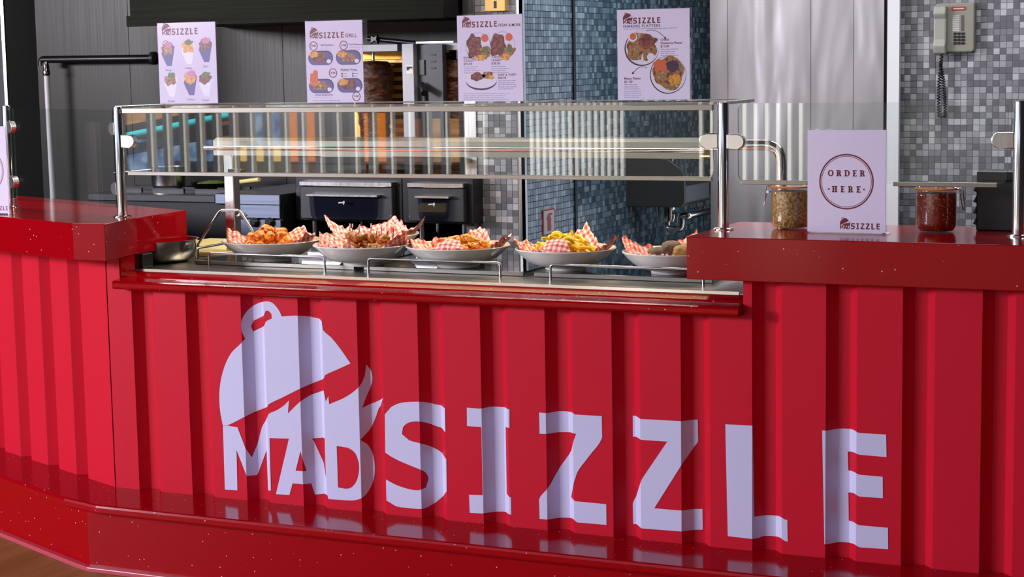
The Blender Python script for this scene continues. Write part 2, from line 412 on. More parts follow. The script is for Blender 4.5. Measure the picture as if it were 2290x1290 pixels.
# the turned left front
AL = math.radians(24); ul = Vector((-math.cos(AL), math.sin(AL), 0)); nl = Vector((math.sin(AL), math.cos(AL), 0))
C0 = Vector((CX-.004, YP, 0))
sb = [0]; e = .184
prl = [(0, 0)]
while e < 2.4:
    prl += [(e, 0), (e+.027, DEP), (e+.056, DEP), (e+.083, 0)]; e += .211
mb = MB()
for (s0, d0), (s1, d1) in zip(prl, prl[1:]):
    a = C0+ul*s0+nl*d0; c_ = C0+ul*s1+nl*d1; k = nl*.004
    mb.add([a+Vector((0, 0, ZB)), c_+Vector((0, 0, ZB)), c_+Vector((0, 0, 1.0)), a+Vector((0, 0, 1.0)), a+k+Vector((0, 0, ZB)), c_+k+Vector((0, 0, ZB)), c_+k+Vector((0, 0, 1.0)), a+k+Vector((0, 0, 1.0))],
           [(0, 1, 2, 3), (5, 4, 7, 6), (3, 2, 6, 7)])
mb.build('corrugated_panel', 'red_paint', cf)
# dark backing so the counter is a solid body
bk = MB().prism([(.9, YP+.045), (CX+.02, YP+.045), (C0.x+ul.x*2.3+.04, C0.y+ul.y*2.3+.06), (C0.x+ul.x*2.3+.2, 6.2), (-3.8, 5.35), (.9, 5.35)], 0.0, .9)
bk.build('carcass', 'wall_dark', cf)
# plinth with rounded lip
plo = [(.9, 4.717), (-3.75, 4.717), (-3.80, 4.74)]
pl = plo+[(-3.80+ul.x*2.4, 4.74+ul.y*2.4), (-3.80+ul.x*2.4, 6.4), (-3.8, 5.1), (.9, 5.1)]
MB().prism(pl, 0, .2).build('plinth', 'red_quartz', cf)
lp = [(.9, 4.697), (-3.70, 4.697), (-3.862, 4.742), (-3.862+ul.x*2.4, 4.742+ul.y*2.4), (-3.86+ul.x*2.4, 6.4), (-3.8, 5.1), (.9, 5.1)]
MB().prism(lp, .193, ZB).build('plinth_cap', 'red_quartz', cf, bev=.009)
bs = [(.9, 4.697), (-3.745, 4.697), (-3.81, 4.722), (-3.81+ul.x*2.4, 4.722+ul.y*2.4), (-3.81+ul.x*2.4, 6.3), (-3.8, 5.1), (.9, 5.1)]
MB().prism(bs, 0, .016).build('base_strip', 'pink_strip', cf, bev=.003)
# ledge in front of the food well
lx0, lx1 = -3.741, -1.607
pts = [(4.93, .899), (4.892, .899), (4.888, .902), (4.886, .907), (4.886, .918), (4.889, .923), (4.895, .926), (4.945, .932), (4.949, .936), (5.0, .947), (5.0, .899)]
MB().slab_yz(pts, lx0, lx1).build('ledge', 'red_quartz', cf)
MB().box((-3.79, 4.936, .88), (-3.7415, 5.014, 1.0)).build('end_block', 'red_quartz', cf)

# lettering: outlines taken off the photograph, laid onto the corrugated sheet
def on_panel(p):
    r = ray(p); lo, hi = (YP-.002)/r.y, (YP+DEP+.002)/r.y
    prev = lo
    for i in range(1, 81):
        t = lo+(hi-lo)*i/80
        if r.y*t >= YP+prof(r.x*t): break
    q = CAMP+r*t
    return (q.x, q.z)
def dense(L):
    """round the gently turning runs of a traced outline, keep its corners"""
    P_ = [Vector(p) for p in L]; k = len(P_); out = []
    def soft(i):
        a, b_ = P_[i]-P_[i-1], P_[(i+1) % k]-P_[i]
        return a.length > 1 and b_.length > 1 and a.angle(b_) < .75 and max(a.length, b_.length) < 130
    for i in range(k):
        p0, p1, p2, p3 = P_[i-1], P_[i], P_[(i+1) % k], P_[(i+2) % k]; out.append(tuple(p1))
        s1, s2 = soft(i), soft((i+1) % k)
        if not (s1 and s2) or (p2-p1).length < 14: continue
        d = (p2-p1).length; m1 = (p2-p0).normalized()*d; m2 = (p3-p1).normalized()*d
        for t in (.25, .5, .75):
            q = p1*(2*t**3-3*t*t+1)+m1*(t**3-2*t*t+t)+p2*(3*t*t-2*t**3)+m2*(t**3-t*t); out.append(tuple(q))
    return out
def z7(L): return [on_panel((470+a/2.6884, 660+b_/2.6884)) for a, b_ in dense(L)]
def z8(L): return [on_panel((850+a/1.9913, 880+b_/1.9913)) for a, b_ in dense(L)]
LOGO = []
dome = [(78, 785), (65, 720), (57, 640), (58, 570), (70, 490), (95, 410), (130, 345), (188, 288), (212, 262), (195, 225), (188, 180), (195, 140), (220, 100), (262, 62), (325, 38), (368, 42), (400, 70), (420, 100), (432, 128), (480, 124), (527, 123), (610, 130), (672, 157), (680, 208), (730, 255), (790, 330), (845, 410), (770, 444), (693, 480), (684, 500), (620, 527), (540, 562), (440, 612), (353, 655), (345, 670), (270, 700), (200, 735), (105, 782)]
dome_hole = [(260, 218), (247, 185), (262, 155), (290, 140), (325, 120), (335, 94), (352, 93), (370, 112), (372, 140), (338, 156), (325, 184), (290, 203)]
mad = [(90, 1168), (78, 787), (105, 784), (165, 793), (252, 975), (300, 840), (312, 795), (343, 737), (355, 712), (400, 692), (448, 660), (475, 632), (469, 710), (530, 650), (610, 597), (684, 571), (697, 638), (712, 607), (717, 655), (790, 625), (850, 590), (900, 545), (932, 480), (940, 418), (965, 445), (977, 490), (970, 540), (940, 610), (915, 678), (960, 655), (1000, 640), (1040, 618), (1015, 680), (990, 750), (955, 815), (903, 870), (940, 890), (970, 930), (985, 975), (992, 1040), (985, 1105), (960, 1165), (925, 1210), (880, 1230), (820, 1232), (712, 1225), (706, 1200), (632, 1198), (610, 1130), (497, 1130), (478, 1200), (397, 1195), (475, 862), (358, 858), (367, 1172), (350, 1172), (340, 930), (283, 1080), (222, 1085), (160, 930), (165, 1172)]
mad_holes = [[(545, 935), (515, 1055), (582, 1055)], [(762, 905), (825, 915), (870, 945), (893, 1000), (896, 1060), (880, 1120), (850, 1155), (815, 1163), (770, 1155)], [(614, 862), (690, 860), (698, 1100)]]
LET = dict(
 S=[(292, 172), (240, 140), (180, 124), (130, 128), (103, 150), (98, 180), (130, 207), (185, 222), (235, 238), (275, 262), (296, 290), (298, 435), (260, 475), (230, 495), (190, 512), (120, 508), (70, 500), (29, 475), (27, 382), (70, 405), (130, 425), (175, 430), (205, 418), (217, 380), (205, 352), (180, 338), (100, 305), (50, 280), (24, 262), (22, 92), (50, 60), (90, 42), (150, 36), (205, 38), (250, 48), (290, 65)],
 I=[(387, 62), (442, 67), (497, 58), (560, 62), (577, 70), (577, 152), (560, 147), (565, 445), (584, 462), (585, 538), (560, 526), (520, 525), (447, 533), (400, 530), (397, 450), (458, 452), (452, 148), (388, 144)],
 Z=[(709, 84), (745, 86), (800, 78), (853, 82), (872, 93), (988, 100), (990, 195), (930, 280), (877, 355), (852, 460), (874, 479), (1008, 492), (1009, 584), (880, 573), (856, 555), (800, 552), (745, 560), (711, 557), (709, 470), (750, 418), (800, 330), (853, 252), (874, 178), (852, 172), (800, 171), (745, 178), (711, 178)],
 Z2=[(1126, 98), (1142, 100), (1166, 113), (1335, 122), (1400, 116), (1415, 116), (1417, 210), (1400, 235), (1335, 330), (1222, 510), (1335, 520), (1400, 513), (1436, 513), (1438, 605), (1400, 606), (1345, 613), (1170, 600), (1145, 582), (1128, 580), (1126, 490), (1142, 455), (1170, 375), (1280, 213), (1168, 206), (1143, 193), (1127, 192)],
 L=[(1538, 136), (1660, 142), (1667, 548), (1715, 541), (1775, 545), (1806, 561), (1814, 562), (1816, 658), (1804, 656), (1776, 638), (1715, 633), (1668, 645), (1549, 634)],
 E=[(1969, 163), (1990, 164), (2050, 155), (2103, 159), (2136, 175), (2254, 182), (2256, 282), (2138, 272), (2104, 259), (2083, 258), (2086, 342), (2104, 345), (2138, 361), (2239, 370), (2240, 465), (2138, 458), (2106, 441), (2086, 440), (2088, 565), (2106, 570), (2138, 586), (2262, 597), (2263, 692), (2138, 684), (2106, 667), (2050, 660), (1990, 670), (1979, 670)])
def flat_polys(outer, holes):
    loops = [[Vector((x, z, 0)) for x, z in L] for L in [outer]+holes]
    tris = geometry.tessellate_polygon(loops); vs = [v for L in loops for v in L]
    return [(v.x, v.y) for v in vs], tris
def decal(name, outer, holes, parent, mname):
    vs, tris = flat_polys(outer, holes)
    LOGO.append((vs, tris))
    bm = bmesh.new(); bv = [bm.verts.new((x, 0, z)) for x, z in vs]
    for t in tris:
        try: bm.faces.new([bv[i] for i in t])
        except ValueError: pass
    x0, x1 = min(v[0] for v in vs), max(v[0] for v in vs)
    for x in breaks(x0, x1):
        bmesh.ops.bisect_plane(bm, geom=bm.verts[:]+bm.edges[:]+bm.faces[:], plane_co=(x, 0, 0), plane_no=(1, 0, 0), dist=1e-6)
    for v in bm.verts: v.co.y = YP+prof(v.co.x)-.0012
    o_ = OFF[parent.name]
    for v in bm.verts: v.co -= o_
    for f in bm.faces:
        f.normal_update()
        if f.normal.y > 0: f.normal_flip()
    me = bpy.data.meshes.new(name); bm.to_mesh(me); bm.free(); me.materials.append(M[mname])
    o = bpy.data.objects.new(name, me); COL.objects.link(o); o.parent = parent; return o
decal('dome_emblem', z7(dome), [z7(dome_hole)], panel, 'vinyl')['label'] = 'white kettle lid emblem with loop handle'
decal('flame_lettering', z7(mad), [z7(h) for h in mad_holes], panel, 'vinyl')['label'] = 'white letters MAD merging into flames'
for k in ('S', 'I', 'Z', 'Z2', 'L', 'E'): decal('letter', z8(LET[k]), [], panel, 'vinyl')['label'] = 'white letter '+k[0]
_ax = [x for vs, t in LOGO for x, z in vs]; _az = [z for vs, t in LOGO for x, z in vs]
LX0, LX1, LZ0, LZ1 = min(_ax), max(_ax), min(_az), max(_az)

# ------------------------------------------------------------------ quartz counter tops
d20 = .365
slabL = [(-3.703, 4.812), (-3.825, 4.805), (-5.75, 4.805+1.925*d20), (-5.9, 6.22), (-3.758, 5.342), (-3.74, 5.03)]
solo(MB().prism(slabL, 1.0, 1.12), 'stone_worktop', 'red_quartz', 'speckled red stone worktop with angled corner and a wire stand beyond its end', 'worktop', bev=.002)
slabR = [(-1.757, 4.886), (.9, 4.886), (.9, 5.371), (-1.763, 5.371)]
solo(MB().prism(slabR, 1.0, 1.12), 'stone_worktop', 'red_quartz', 'speckled red stone worktop carrying two jars and an ORDER HERE sign', 'worktop', bev=.002)

# ------------------------------------------------------------------ steel food well
wt = thing('food_well', 'brushed steel serving worktop under the bowls', 'worktop', (-2.6, 5.4, .9))
MB().box((-3.95, 5.0, .90), (-1.5, 5.9, .95)).build('top', 'steel_x', wt)
MB().box((-3.705, 4.996, .938), (-1.64, 5.004, .955)).build('edge_strip', 'chrome', wt)
MB().box((-3.95, 5.03, .95), (-3.74, 5.04, 1.0)).build('end_plate', 'steel', wt)
MB().box((-3.95, 5.36, .0), (-1.5, 5.88, .90)).build('cabinet', 'wall_dark', wt)
hobs = [(-3.632, -3.012), (-2.976, -2.407), (-2.370, -1.79)]
hn = ['black glass warming plate under the orange chicken skewers', 'black glass warming plate under the wings bowl', 'black glass warming plate under the yellow fries bowl']
for (a, c_), lb in zip(hobs, hn):
    h = thing('warming_plate', lb, 'warming plate', ((a+c_)/2, 5.5, .95), 'warming plates in the food well')
    MB().box((a, 5.212, .95), (c_, 5.80, .958)).build('body', 'steel', h)
    MB().box((a, 5.200, .951), (c_, 5.212, .964)).build('front_trim', 'steel_x', h, bev=.001)
    MB().box((a+.004, 5.213, .958), (c_-.004, 5.796, .9635)).build('glass_top', 'black_glass', h)
rl = [(-3.54, -3.092), (-2.93, -2.462), (-2.292, -1.80)]
for (a, c_), nm in zip(rl, ('the orange chicken skewers', 'the bowl of wings', 'the bowl of fries')):
    y = 5.150
    solo(MB().tube(bend([(a, y, .95), (a, y, .996), (c_, y, .996), (c_, y, .95)], .012), .0042, 10), 'guard_rail', 'wire', 'low bent steel wire guard rail in front of '+nm, 'guard rail', 'low wire guard rails', smooth=True)
# tall wire stand and small side rail at the end of the plates
y = 5.30
p1 = [onz((445, 588), .95)]
q = [ony((442, 560), y), ony((442, 548), y), ony((492, 470), y), ony((535, 470), y), ony((562, 512), y), ony((566, 520), y)]
q[0] = Vector((q[0].x, y, .951)); 
q.append(Vector((q[-1].x+.01, y, .965)))
solo(MB().tube(bend(q, .012), .0045, 10), 'wire_stand', 'wire', 'tall trapezoid steel wire stand beside the first bowl', 'wire stand', smooth=True)
xa = onz((456, 585), .95).x
solo(MB().tube(bend([(xa, 5.24, .951), (xa, 5.24, 1.0), (xa+.0, 5.55, 1.0), (xa, 5.55, .951)], .012), .0042, 10), 'side_rail', 'wire', 'low steel wire rail running back beside the tall wire stand', 'guard rail', smooth=True)
# cream board and steel pan
solo(MB().box((-4.02, 5.42, .95), (-3.645, 5.86, .968)), 'cutting_board', 'cream', 'cream cutting board lying behind the steel pan', 'cutting board', bev=.004)
pan = thing('steel_pan', 'deep round steel pan half hidden under the end of the red worktop', 'pan', (-3.80, 5.27, .95))
MB().lathe([(.085, 0), (.105, .012), (.118, .04), (.122, .075), (.128, .077), (.120, .075), (.115, .04), (.1, .014), (.02, .008)], (-3.80, 5.25, .951), 36, cap=False).build('body', 'steel', pan, smooth=True)
solo(MB().box((-3.80, 5.035, .951), (-3.722, 5.09, 1.0)), 'black_block', 'black_satin', 'black block tucked under the red worktop beside the steel pan', 'block', bev=.004)

# ------------------------------------------------------------------ posts, glass, brackets
A, B, C, D = Vector((-4.50, 5.311, 1.12)), Vector((-3.811, 5.05, 1.12)), Vector((-1.726, 5.117, 1.12)), Vector((-.891, 5.128, 1.12))
ZT = 1.487
def stadium(c, ux, length, h, th, side):
    """flat clamp tab from a post, rounded at its far end"""
    pts = [(0, -h/2), (length-h/2, -h/2)]+arc(length-h/2, 0, h/2, -90, 90, 8)+[(0, h/2)]
    n_ = Vector((ux.y, -ux.x, 0)); mb = MB(); k = len(pts)
    vs = [c+ux*p[0]+Vector((0, 0, p[1]))+n_*s_ for s_ in (-th/2, th/2) for p in pts]
    return mb.add(vs, [tuple(range(k)), tuple(range(k, 2*k))[::-1]]+[(i, (i+1) % k, k+(i+1) % k, k+i) for i in range(k)])
def post(P, label, tabs, arm=None):
    t = thing('glass_post', label, 'post', tuple(P), 'steel sneeze guard posts')
    MB().lathe([(.0165, .004), (.0165, ZT-1.12-.004), (.0155, ZT-1.12)], tuple(P), 24).build('pole', 'chrome', t, smooth=True)
    MB().lathe([(.03, 0), (.03, .003), (.026, .006)], tuple(P), 28).build('base_flange', 'chrome', t, smooth=True)
    for z, ux, ln in tabs:
        ux = Vector(ux).normalized()
        stadium(Vector((P.x, P.y, z))+Vector((ux.y, -ux.x, 0))*0.0+ux*.012, ux, ln, .044, .022, 1).build('clamp', 'steel', t, bev=.003)
    if arm: MB().box((P.x-.012, P.y, ZT-.006), (P.x+.012, P.y+arm, ZT+.003)).build('shelf_arm', 'steel', t, bev=.001)
    return t
uBA = (A-B).normalized(); uBC = (C-B).normalized(); uCD = (D-C).normalized()
def zat(p, P): r = ray(p); k = math.hypot(P.x, P.y)/math.hypot(r.x, r.y); return EYE+r.z*k
post(A, 'steel glass post beside the half seen white sign', [(zat((35, 283), A), -uBA, .038), (zat((35, 405), A), -uBA, .038)])
post(B, 'steel glass post on the angled corner of the red worktop', [(zat((250, 288), B), uBA, .038), (zat((252, 423), B), uBA, .038), (zat((290, 315), B), uBC, .055)], .26)
post(C, 'steel glass post on the red worktop with jars', [(zat((1585, 315), C), -uBC, .058), (zat((1648, 316), C), uCD, .055)], .26)
post(D, 'steel glass post beside the black printer', [(zat((2235, 314), D), -uCD, .062)])
def pane(P, Q, u0, u1, z0, z1, th, rad, parent, name='pane'):
    u = (Q-P).normalized(); u.z = 0; u.normalize(); n_ = Vector((u.y, -u.x, 0)); o = Vector((P.x, P.y, 0)); mb = MB()
    pts = rrect(u0, z0, u1, z1, rad) if rad else [(u0, z0), (u1, z0), (u1, z1), (u0, z1)]
    k = len(pts); vs = [o+u*p[0]+Vector((0, 0, p[1]))+n_*s_ for s_ in (th/2, -th/2) for p in pts]
    mb.add(vs, [tuple(range(k)), tuple(range(k, 2*k))[::-1]], 0); mb.add(vs, [(i, (i+1) % k, k+(i+1) % k, k+i) for i in range(k)], 1)
    return mb.build(name, ['glass', 'glass_edge'], parent)
def strip(P, Q, u0, u1, z0, z1, th, parent, name, m_='steel_x'):
    u = (Q-P).normalized(); u.z = 0; u.normalize(); n_ = Vector((u.y, -u.x, 0)); o = Vector((P.x, P.y, 0)); mb = MB()
    pts = [(u0, z0), (u1, z0), (u1, z1), (u0, z1)]
    vs = [o+u*p[0]+Vector((0, 0, p[1]))+n_*s_ for s_ in (th/2, -th/2) for p in pts]
    mb.add(vs, [(0, 1, 2, 3), (7, 6, 5, 4)]+[(i, (i+1) % 4, 4+(i+1) % 4, 4+i) for i in range(4)])
    return mb.build(name, m_, parent, bev=.001)
gl = thing('sneeze_guard_glass', 'clear glass guard over the food with steel edged shelf on top', 'glass guard', tuple((B+C)/2))
L = (C-B).length
zb_ = zat((290, 384), B)-.002
pane(B, C, .03, L-.03, zb_, ZT-.012, .008, .02, gl)
strip(B, C, .034, L-.034, zb_-.008, zb_+.004, .016, gl, 'bottom_strip')
strip(B, C, .022, L-.03, ZT-.022, ZT-.006, .02, gl, 'top_strip')
MB().prism([(B.x+.01, B.y), (C.x-.01, C.y), (C.x-.01, C.y+.25), (B.x+.01, B.y+.25)], ZT-.006, ZT+.002).build('shelf', ['glass'], gl)
strip(B+Vector((0, .25, 0)), C+Vector((0, .25, 0)), .0, L, ZT-.008, ZT+.004, .01, gl, 'back_strip')
g2 = thing('sneeze_guard_glass', 'clear glass guard behind the ORDER HERE sign and jars', 'glass guard', tuple((C+D)/2))
L2 = (D-C).length; zb2 = zat((1640, 405), C)
pane(C, D, .045, L2-.03, zb2, ZT-.003, .008, .022, g2)
for a, c_ in ((1660, 1806), (1998, 2230)):
    strip(C, D, ony((a, 405), 5.12).x-C.x, ony((c_, 405), 5.12).x-C.x, zb2-.008, zb2+.004, .016, g2, 'bottom_strip')
g3 = thing('sneeze_guard_glass', 'clear glass guard standing on the red worktop beside the half seen sign', 'glass guard', tuple((A+B)/2))
pane(B, A, .028, (A-B).length-.028, 1.15, ZT-.01, .010, .004, g3)

# ------------------------------------------------------------------ bowls of food
def bowl_thing(pxc, width_px, label, zr, ry=1.0):
    c = onz(pxc, zr); u = onz((pxc[0]-width_px/2, pxc[1]), zr); R_ = abs((onz((pxc[0]+width_px/2, pxc[1]), zr)-u).length)/2*.97
    c.z = .964
    t = thing('bowl', label, 'bowl', tuple(c), 'white serving bowls in the food well')
    h = zr-.964
    pr = [(R_*.26, h*.12), (R_*.44, h*.15), (R_*.6, h*.25), (R_*.76, h*.45), (R_*.88, h*.70), (R_*.96, h*.90), (R_, h), (R_*.99, h+.003), (R_*.94, h*.94), (R_*.85, h*.78), (R_*.72, h*.56), (R_*.56, h*.39), (R_*.4, h*.3), (R_*.02, h*.28)]
    MB().lathe(pr, tuple(c), 48, cap=False).add([], []).build('body', 'ceramic', t, smooth=True)
    MB().lathe([(R_*.40, 0), (R_*.41, .004), (R_*.38, h*.14), (R_*.32, h*.14)], tuple(c), 36).build('foot', 'ceramic', t, smooth=True)
    return c, R_, h
def inner(r, R_, h):
    t = r/R_
    tb = [(0, .3), (.4, .32), (.56, .42), (.72, .6), (.85, .82), (.94, .98), (1.0, 1.06), (1.3, 1.18), (2, 1.5)]
    for (a, za), (b_, zb) in zip(tb, tb[1:]):
        if t <= b_: return (za+(zb-za)*(t-a)/(b_-a))*h
    return 1.9*h
def paper(c, R_, h, label, rot, half, seed, corner_lift, flap=True, sag=0):
    """crumpled square of gingham paper lining a bowl, corners sticking out over the rim"""
    N = 30; mb = MB(); uv = []; vs = []
    for i in range(N+1):
        for j in range(N+1):
            u, v = (i/N*2-1)*half, (j/N*2-1)*half
            x, y = u*math.cos(rot)-v*math.sin(rot), u*math.sin(rot)+v*math.cos(rot)
            r = math.hypot(x, y); k = r/R_
            nz = noise.noise(Vector((u*24+seed, v*24, seed)))*.026+noise.noise(Vector((u*64, v*64+seed, 3)))*.016
            # gather the sheet so only corners pass the rim; the front corner stays inside
            fr_ = max(0, -y/max(r, 1e-6))**3
            g = 1 if k < .88 else (.88+(k-.88)*(.75-.75*fr_))/k
            z = inner(r*g, R_, h)+.004+abs(nz)*min(1, k*1.4)
            cr = max(0, abs(u/half)*abs(v/half)-.35)/.65
            q = corner_lift[(0 if u < 0 else 1)+(0 if v < 0 else 2)]
            z += cr**1.3*q
            z = max(z, inner(r*g, R_, h)+.003)
            vs.append((c.x+x*g, c.y+y*g, c.z+z)); uv.append((u/.0165, v/.0165))
    fs = [(i*(N+1)+j, (i+1)*(N+1)+j, (i+1)*(N+1)+j+1, i*(N+1)+j+1) for i in range(N) for j in range(N)]
    mb.add(vs, fs); mb.uv = uv
    return solo(mb, 'gingham_paper', 'gingham', label, 'paper', 'gingham paper liners', smooth=True)
def flap(c, R_, h, label, ang, w_, hh, seed):
    """a corner of the sheet folded in over the food"""
    N = 10; mb = MB(); vs = []; uv = []
    dx, dy = math.cos(ang), math.sin(ang)
    for i in range(N+1):
        t = i/N; wd = w_*(1-t)**.8
        for j in range(N+1):
            s_ = (j/N*2-1)*wd
            rr = R_*.9*(1-t*.62); px, py = dx*rr-dy*s_, dy*rr+dx*s_
            z = inner(R_*.88, R_, h)+.006+hh*math.sin(t*math.pi*.62)+noise.noise(Vector((s_*40, t*4, seed)))*.006-(s_/w_)**2*hh*.35
            vs.append((c.x+px, c.y+py, c.z+max(z, inner(math.hypot(px, py), R_, h)+.006))); uv.append((s_/.0165+.3, t*w_*1.5/.0165))
    fs = [(i*(N+1)+j, (i+1)*(N+1)+j, (i+1)*(N+1)+j+1, i*(N+1)+j+1) for i in range(N) for j in range(N)]
    mb.add(vs, fs); mb.uv = uv
    return solo(mb, 'folded_paper', 'gingham', label, 'paper', 'gingham paper liners', smooth=True)
def lump(size, seed, rough=.25, sub=3):
    bm = bmesh.new(); bmesh.ops.create_icosphere(bm, subdivisions=sub, radius=1)
    for v in bm.verts:
        n_ = noise.noise(v.co*1.3+Vector((seed*3.1, seed, 0)))*rough+noise.noise(v.co*3+Vector((0, seed, seed)))*rough*.4
        v.co = v.co*(1+n_); v.co = Vector((v.co.x*size[0], v.co.y*size[1], v.co.z*size[2]))
    mb = MB(); mb.add([v.co.copy() for v in bm.verts], [tuple(x.index for x in f.verts) for f in bm.faces]); bm.free(); return mb
def scatter(name, protos, label, cat, group, spots):
    for i, (p, rot, s_) in enumerate(spots):
        pr = protos[i % len(protos)]; o = bpy.data.objects.new(name, pr); COL.objects.link(o)
        o.location = p; o.rotation_euler = rot; o.scale = (s_, s_, s_); tag(o, label, cat, group)
def protos(name, m_, sizes, rough=.25):
    r_ = []
    for i, s_ in enumerate(sizes):
        o = lump(s_, i+1.7, rough).build(name, m_, smooth=True); r_.append(o.data); bpy.data.objects.remove(o)
    return r_
rnd = random.Random(11)
def rot3(): return (rnd.uniform(-.4, .4), rnd.uniform(-.4, .4), rnd.uniform(0, 6.28))
ZR = 1.0305; FZ = ZR-.084   # rim height; datum for the heaped food
# bowl 1: orange chicken skewers
c, R_, h = bowl_thing((606, 537), 218, 'white bowl holding orange grilled chicken skewers', ZR); b1 = c.copy()
paper(c, R_, h, 'red gingham paper under the orange chicken skewers', .70, R_*.84, 1, (.0, .012, .012, .02))
ck = protos('chicken_piece', 'chicken', [(.026, .021, .021), (.022, .022, .024), (.028, .019, .02)], .3)
sp = []
for col in range(5):
    for row in range(3):
        x = c.x-.065+col*.033+rnd.uniform(-.005, .005); y = c.y-.075+row*.036; z = FZ+.060+.006*row+(.010 if col in (1, 2) else 0)
        sp.append((Vector((x, y, z)), rot3(), rnd.uniform(.85, 1.1)))
for x, y, z in ((-.05, -.035, .092), (-.016, -.04, .098), (.02, -.035, .098), (.0, .0, .112), (.085, -.03, .082), (-.03, .015, .115), (.03, .01, .108), (.055, -.02, .096)): sp.append((Vector((c.x+x, c.y+y, FZ+z)), rot3(), 1.0))
scatter('chicken_piece', ck, 'glazed orange chicken chunk piled in the first bowl', 'chicken piece', 'orange chicken chunks', sp)
# bowl 2: kebabs with sticks
c, R_, h = bowl_thing((812, 546), 226, 'white bowl holding brown kebabs with upright sticks', ZR); b2 = c.copy()
paper(c, R_, h, 'red gingham paper under the kebabs with upright sticks', .60, R_*.86, 5, (.0, .03, .01, .03))
kb = protos('kebab_piece', 'kebab', [(.019, .017, .019), (.017, .019, .02), (.021, .016, .018)], .34)
sp = []; sticks = []
for i in range(6):
    x = c.x-.045+i*.028; y = c.y-.045+rnd.uniform(0, .05)
    for k in range(2): sp.append((Vector((x+rnd.uniform(-.004, .004), y+k*.02, FZ+.074+.03*k)), rot3(), rnd.uniform(.95, 1.15)))
    sticks.append((x, y+.02))
scatter('kebab_piece', kb, 'dark grilled kebab chunk in the bowl with upright sticks', 'meat piece', 'brown kebab chunks', sp)
for i, (x, y) in enumerate(sticks+[(c.x+.10, c.y+.01), (c.x-.07, c.y+.03)]):
    dx = rnd.uniform(-.008, .014)
    t = thing('skewer_stick', 'thin dark skewer stick with pale tip standing in the kebabs', 'skewer', (x, y, FZ+.05), 'skewer sticks')
    hh = rnd.uniform(.104, .122)
    MB().tube([(x, y, FZ+.05), (x+dx, y, FZ+hh+.02)], .0016, 8).build('stick', 'stick', t)
    MB().tube([(x+dx, y, FZ+hh+.02), (x+dx*1.15, y, FZ+hh+.032)], .0022, 8).build('tip', 'stick_tip', t)
# bowl behind bowl 2
c, R_, h = bowl_thing((838, 523), 200, 'white bowl behind the kebab bowl showing only gingham paper', ZR)
paper(c, R_, h, 'red gingham paper standing up in the bowl behind the kebabs', .9, R_*.95, 9, (.0, .04, .05, .03))
# bowl 3: wings
c, R_, h = bowl_thing((1024, 549), 238, 'white bowl holding browned wings and fried strips', ZR); b3 = c.copy()
paper(c, R_, h, 'red gingham paper under the browned wings', .85, R_*.84, 12, (.0, .022, .0, .03))
wg = protos('wing', 'wing', [(.024, .012, .011), (.020, .013, .012), (.030, .010, .009)], .4)
sp = [(Vector((c.x+rnd.uniform(-.085, .07), c.y+rnd.uniform(-.05, .06), FZ+.062+rnd.uniform(0, .025))), rot3(), rnd.uniform(.8, 1.1)) for i in range(34)]
sp += [(Vector((c.x+x, c.y+.02, FZ+z)), (0, a, .2), 1.0) for x, z, a in ((.02, .108, .1), (.05, .100, .3), (-.03, .102, -.3), (.085, .090, .4), (-.06, .09, -.3), (0, .1, .2), (.035, .105, -.2), (-.05, .097, .1))]
scatter('wing', wg, 'browned fried wing strip heaped in the third bowl', 'chicken wing', 'browned wings', sp)
flap(c, R_, h, 'red gingham paper corner folded over the browned wings', -1.35, .062, .030, 2)
# bowl 4: fries
c, R_, h = bowl_thing((1265, 555), 232, 'white bowl holding bright yellow fries', ZR); b4 = c.copy()
paper(c, R_, h, 'red gingham paper under the yellow fries', .8, R_*.86, 17, (.0, .03, .005, .04))
fr = []
for i, ln in enumerate((.05, .065, .042)):
    mb = MB(); k = 7
    path = [Vector(((t/(k-1)-.5)*ln, math.sin(t*.6)*.003, math.sin(t/(k-1)*3.1)*.006*(i-.6))) for t in range(k)]
    o = mb.tube(path, .0058, 6).build('fry', 'fry', smooth=True); fr.append(o.data); bpy.data.objects.remove(o)
sp = []
for i in range(110):
    a, rr = rnd.uniform(0, 6.28), math.sqrt(rnd.random())*.080
    x, y = rr*math.cos(a)*1.05, rr*math.sin(a)*.7-.015
    top = .062+.06*max(0, 1-(abs(x+.0)/.1))
    sp.append((Vector((c.x+x, c.y+y, FZ+max(.06, rnd.uniform(.55, 1.0)*top+.012))), (rnd.uniform(-.3, .3), rnd.uniform(-.35, .35)+x*4, rnd.uniform(-1.1, 1.1)), rnd.uniform(.8, 1.15)))
scatter('fry', fr, 'bright yellow potato fry in the heap of fries', 'fry', 'yellow fries', sp)
flap(c, R_, h, 'red gingham paper corner folded over the yellow fries', -1.45, .062, .040, 6)
# bowl 5: patties
c, R_, h = bowl_thing((1500, 562), 226, 'white bowl holding browned patties, partly behind the red worktop end', ZR); b5 = c.copy()
paper(c, R_, h, 'red gingham paper under the browned patties', .65, R_*.88, 23, (.0, .03, .02, .03))
pt = protos('patty', 'patty', [(.034, .034, .014), (.03, .036, .015)], .12)
pc = protos('patty', 'patty_crumb', [(.032, .032, .016)], .2)
scatter('patty', pt, 'dark browned patty in the bowl by the red worktop end', 'patty', 'browned patties', [(Vector((c.x+x, c.y+y, FZ+z)), (a, .3, 0), 1.0) for x, y, z, a in ((-.01, -.07, .080, .6), (.0, -.02, .08, .3), (-.04, .0, .076, .2), (.09, -.04, .085, .4), (.02, -.04, .098, .5))])
scatter('patty', pc, 'crumbed yellowish patty in the bowl by the red worktop end', 'patty', 'crumbed patties', [(Vector((c.x+x, c.y+y, FZ+z)), (a, .2, 0), 1.0) for x, y, z, a in ((.055, -.05, .088, .5), (.04, .01, .09, .3))])
p_ = onz((1400, 560), .974)
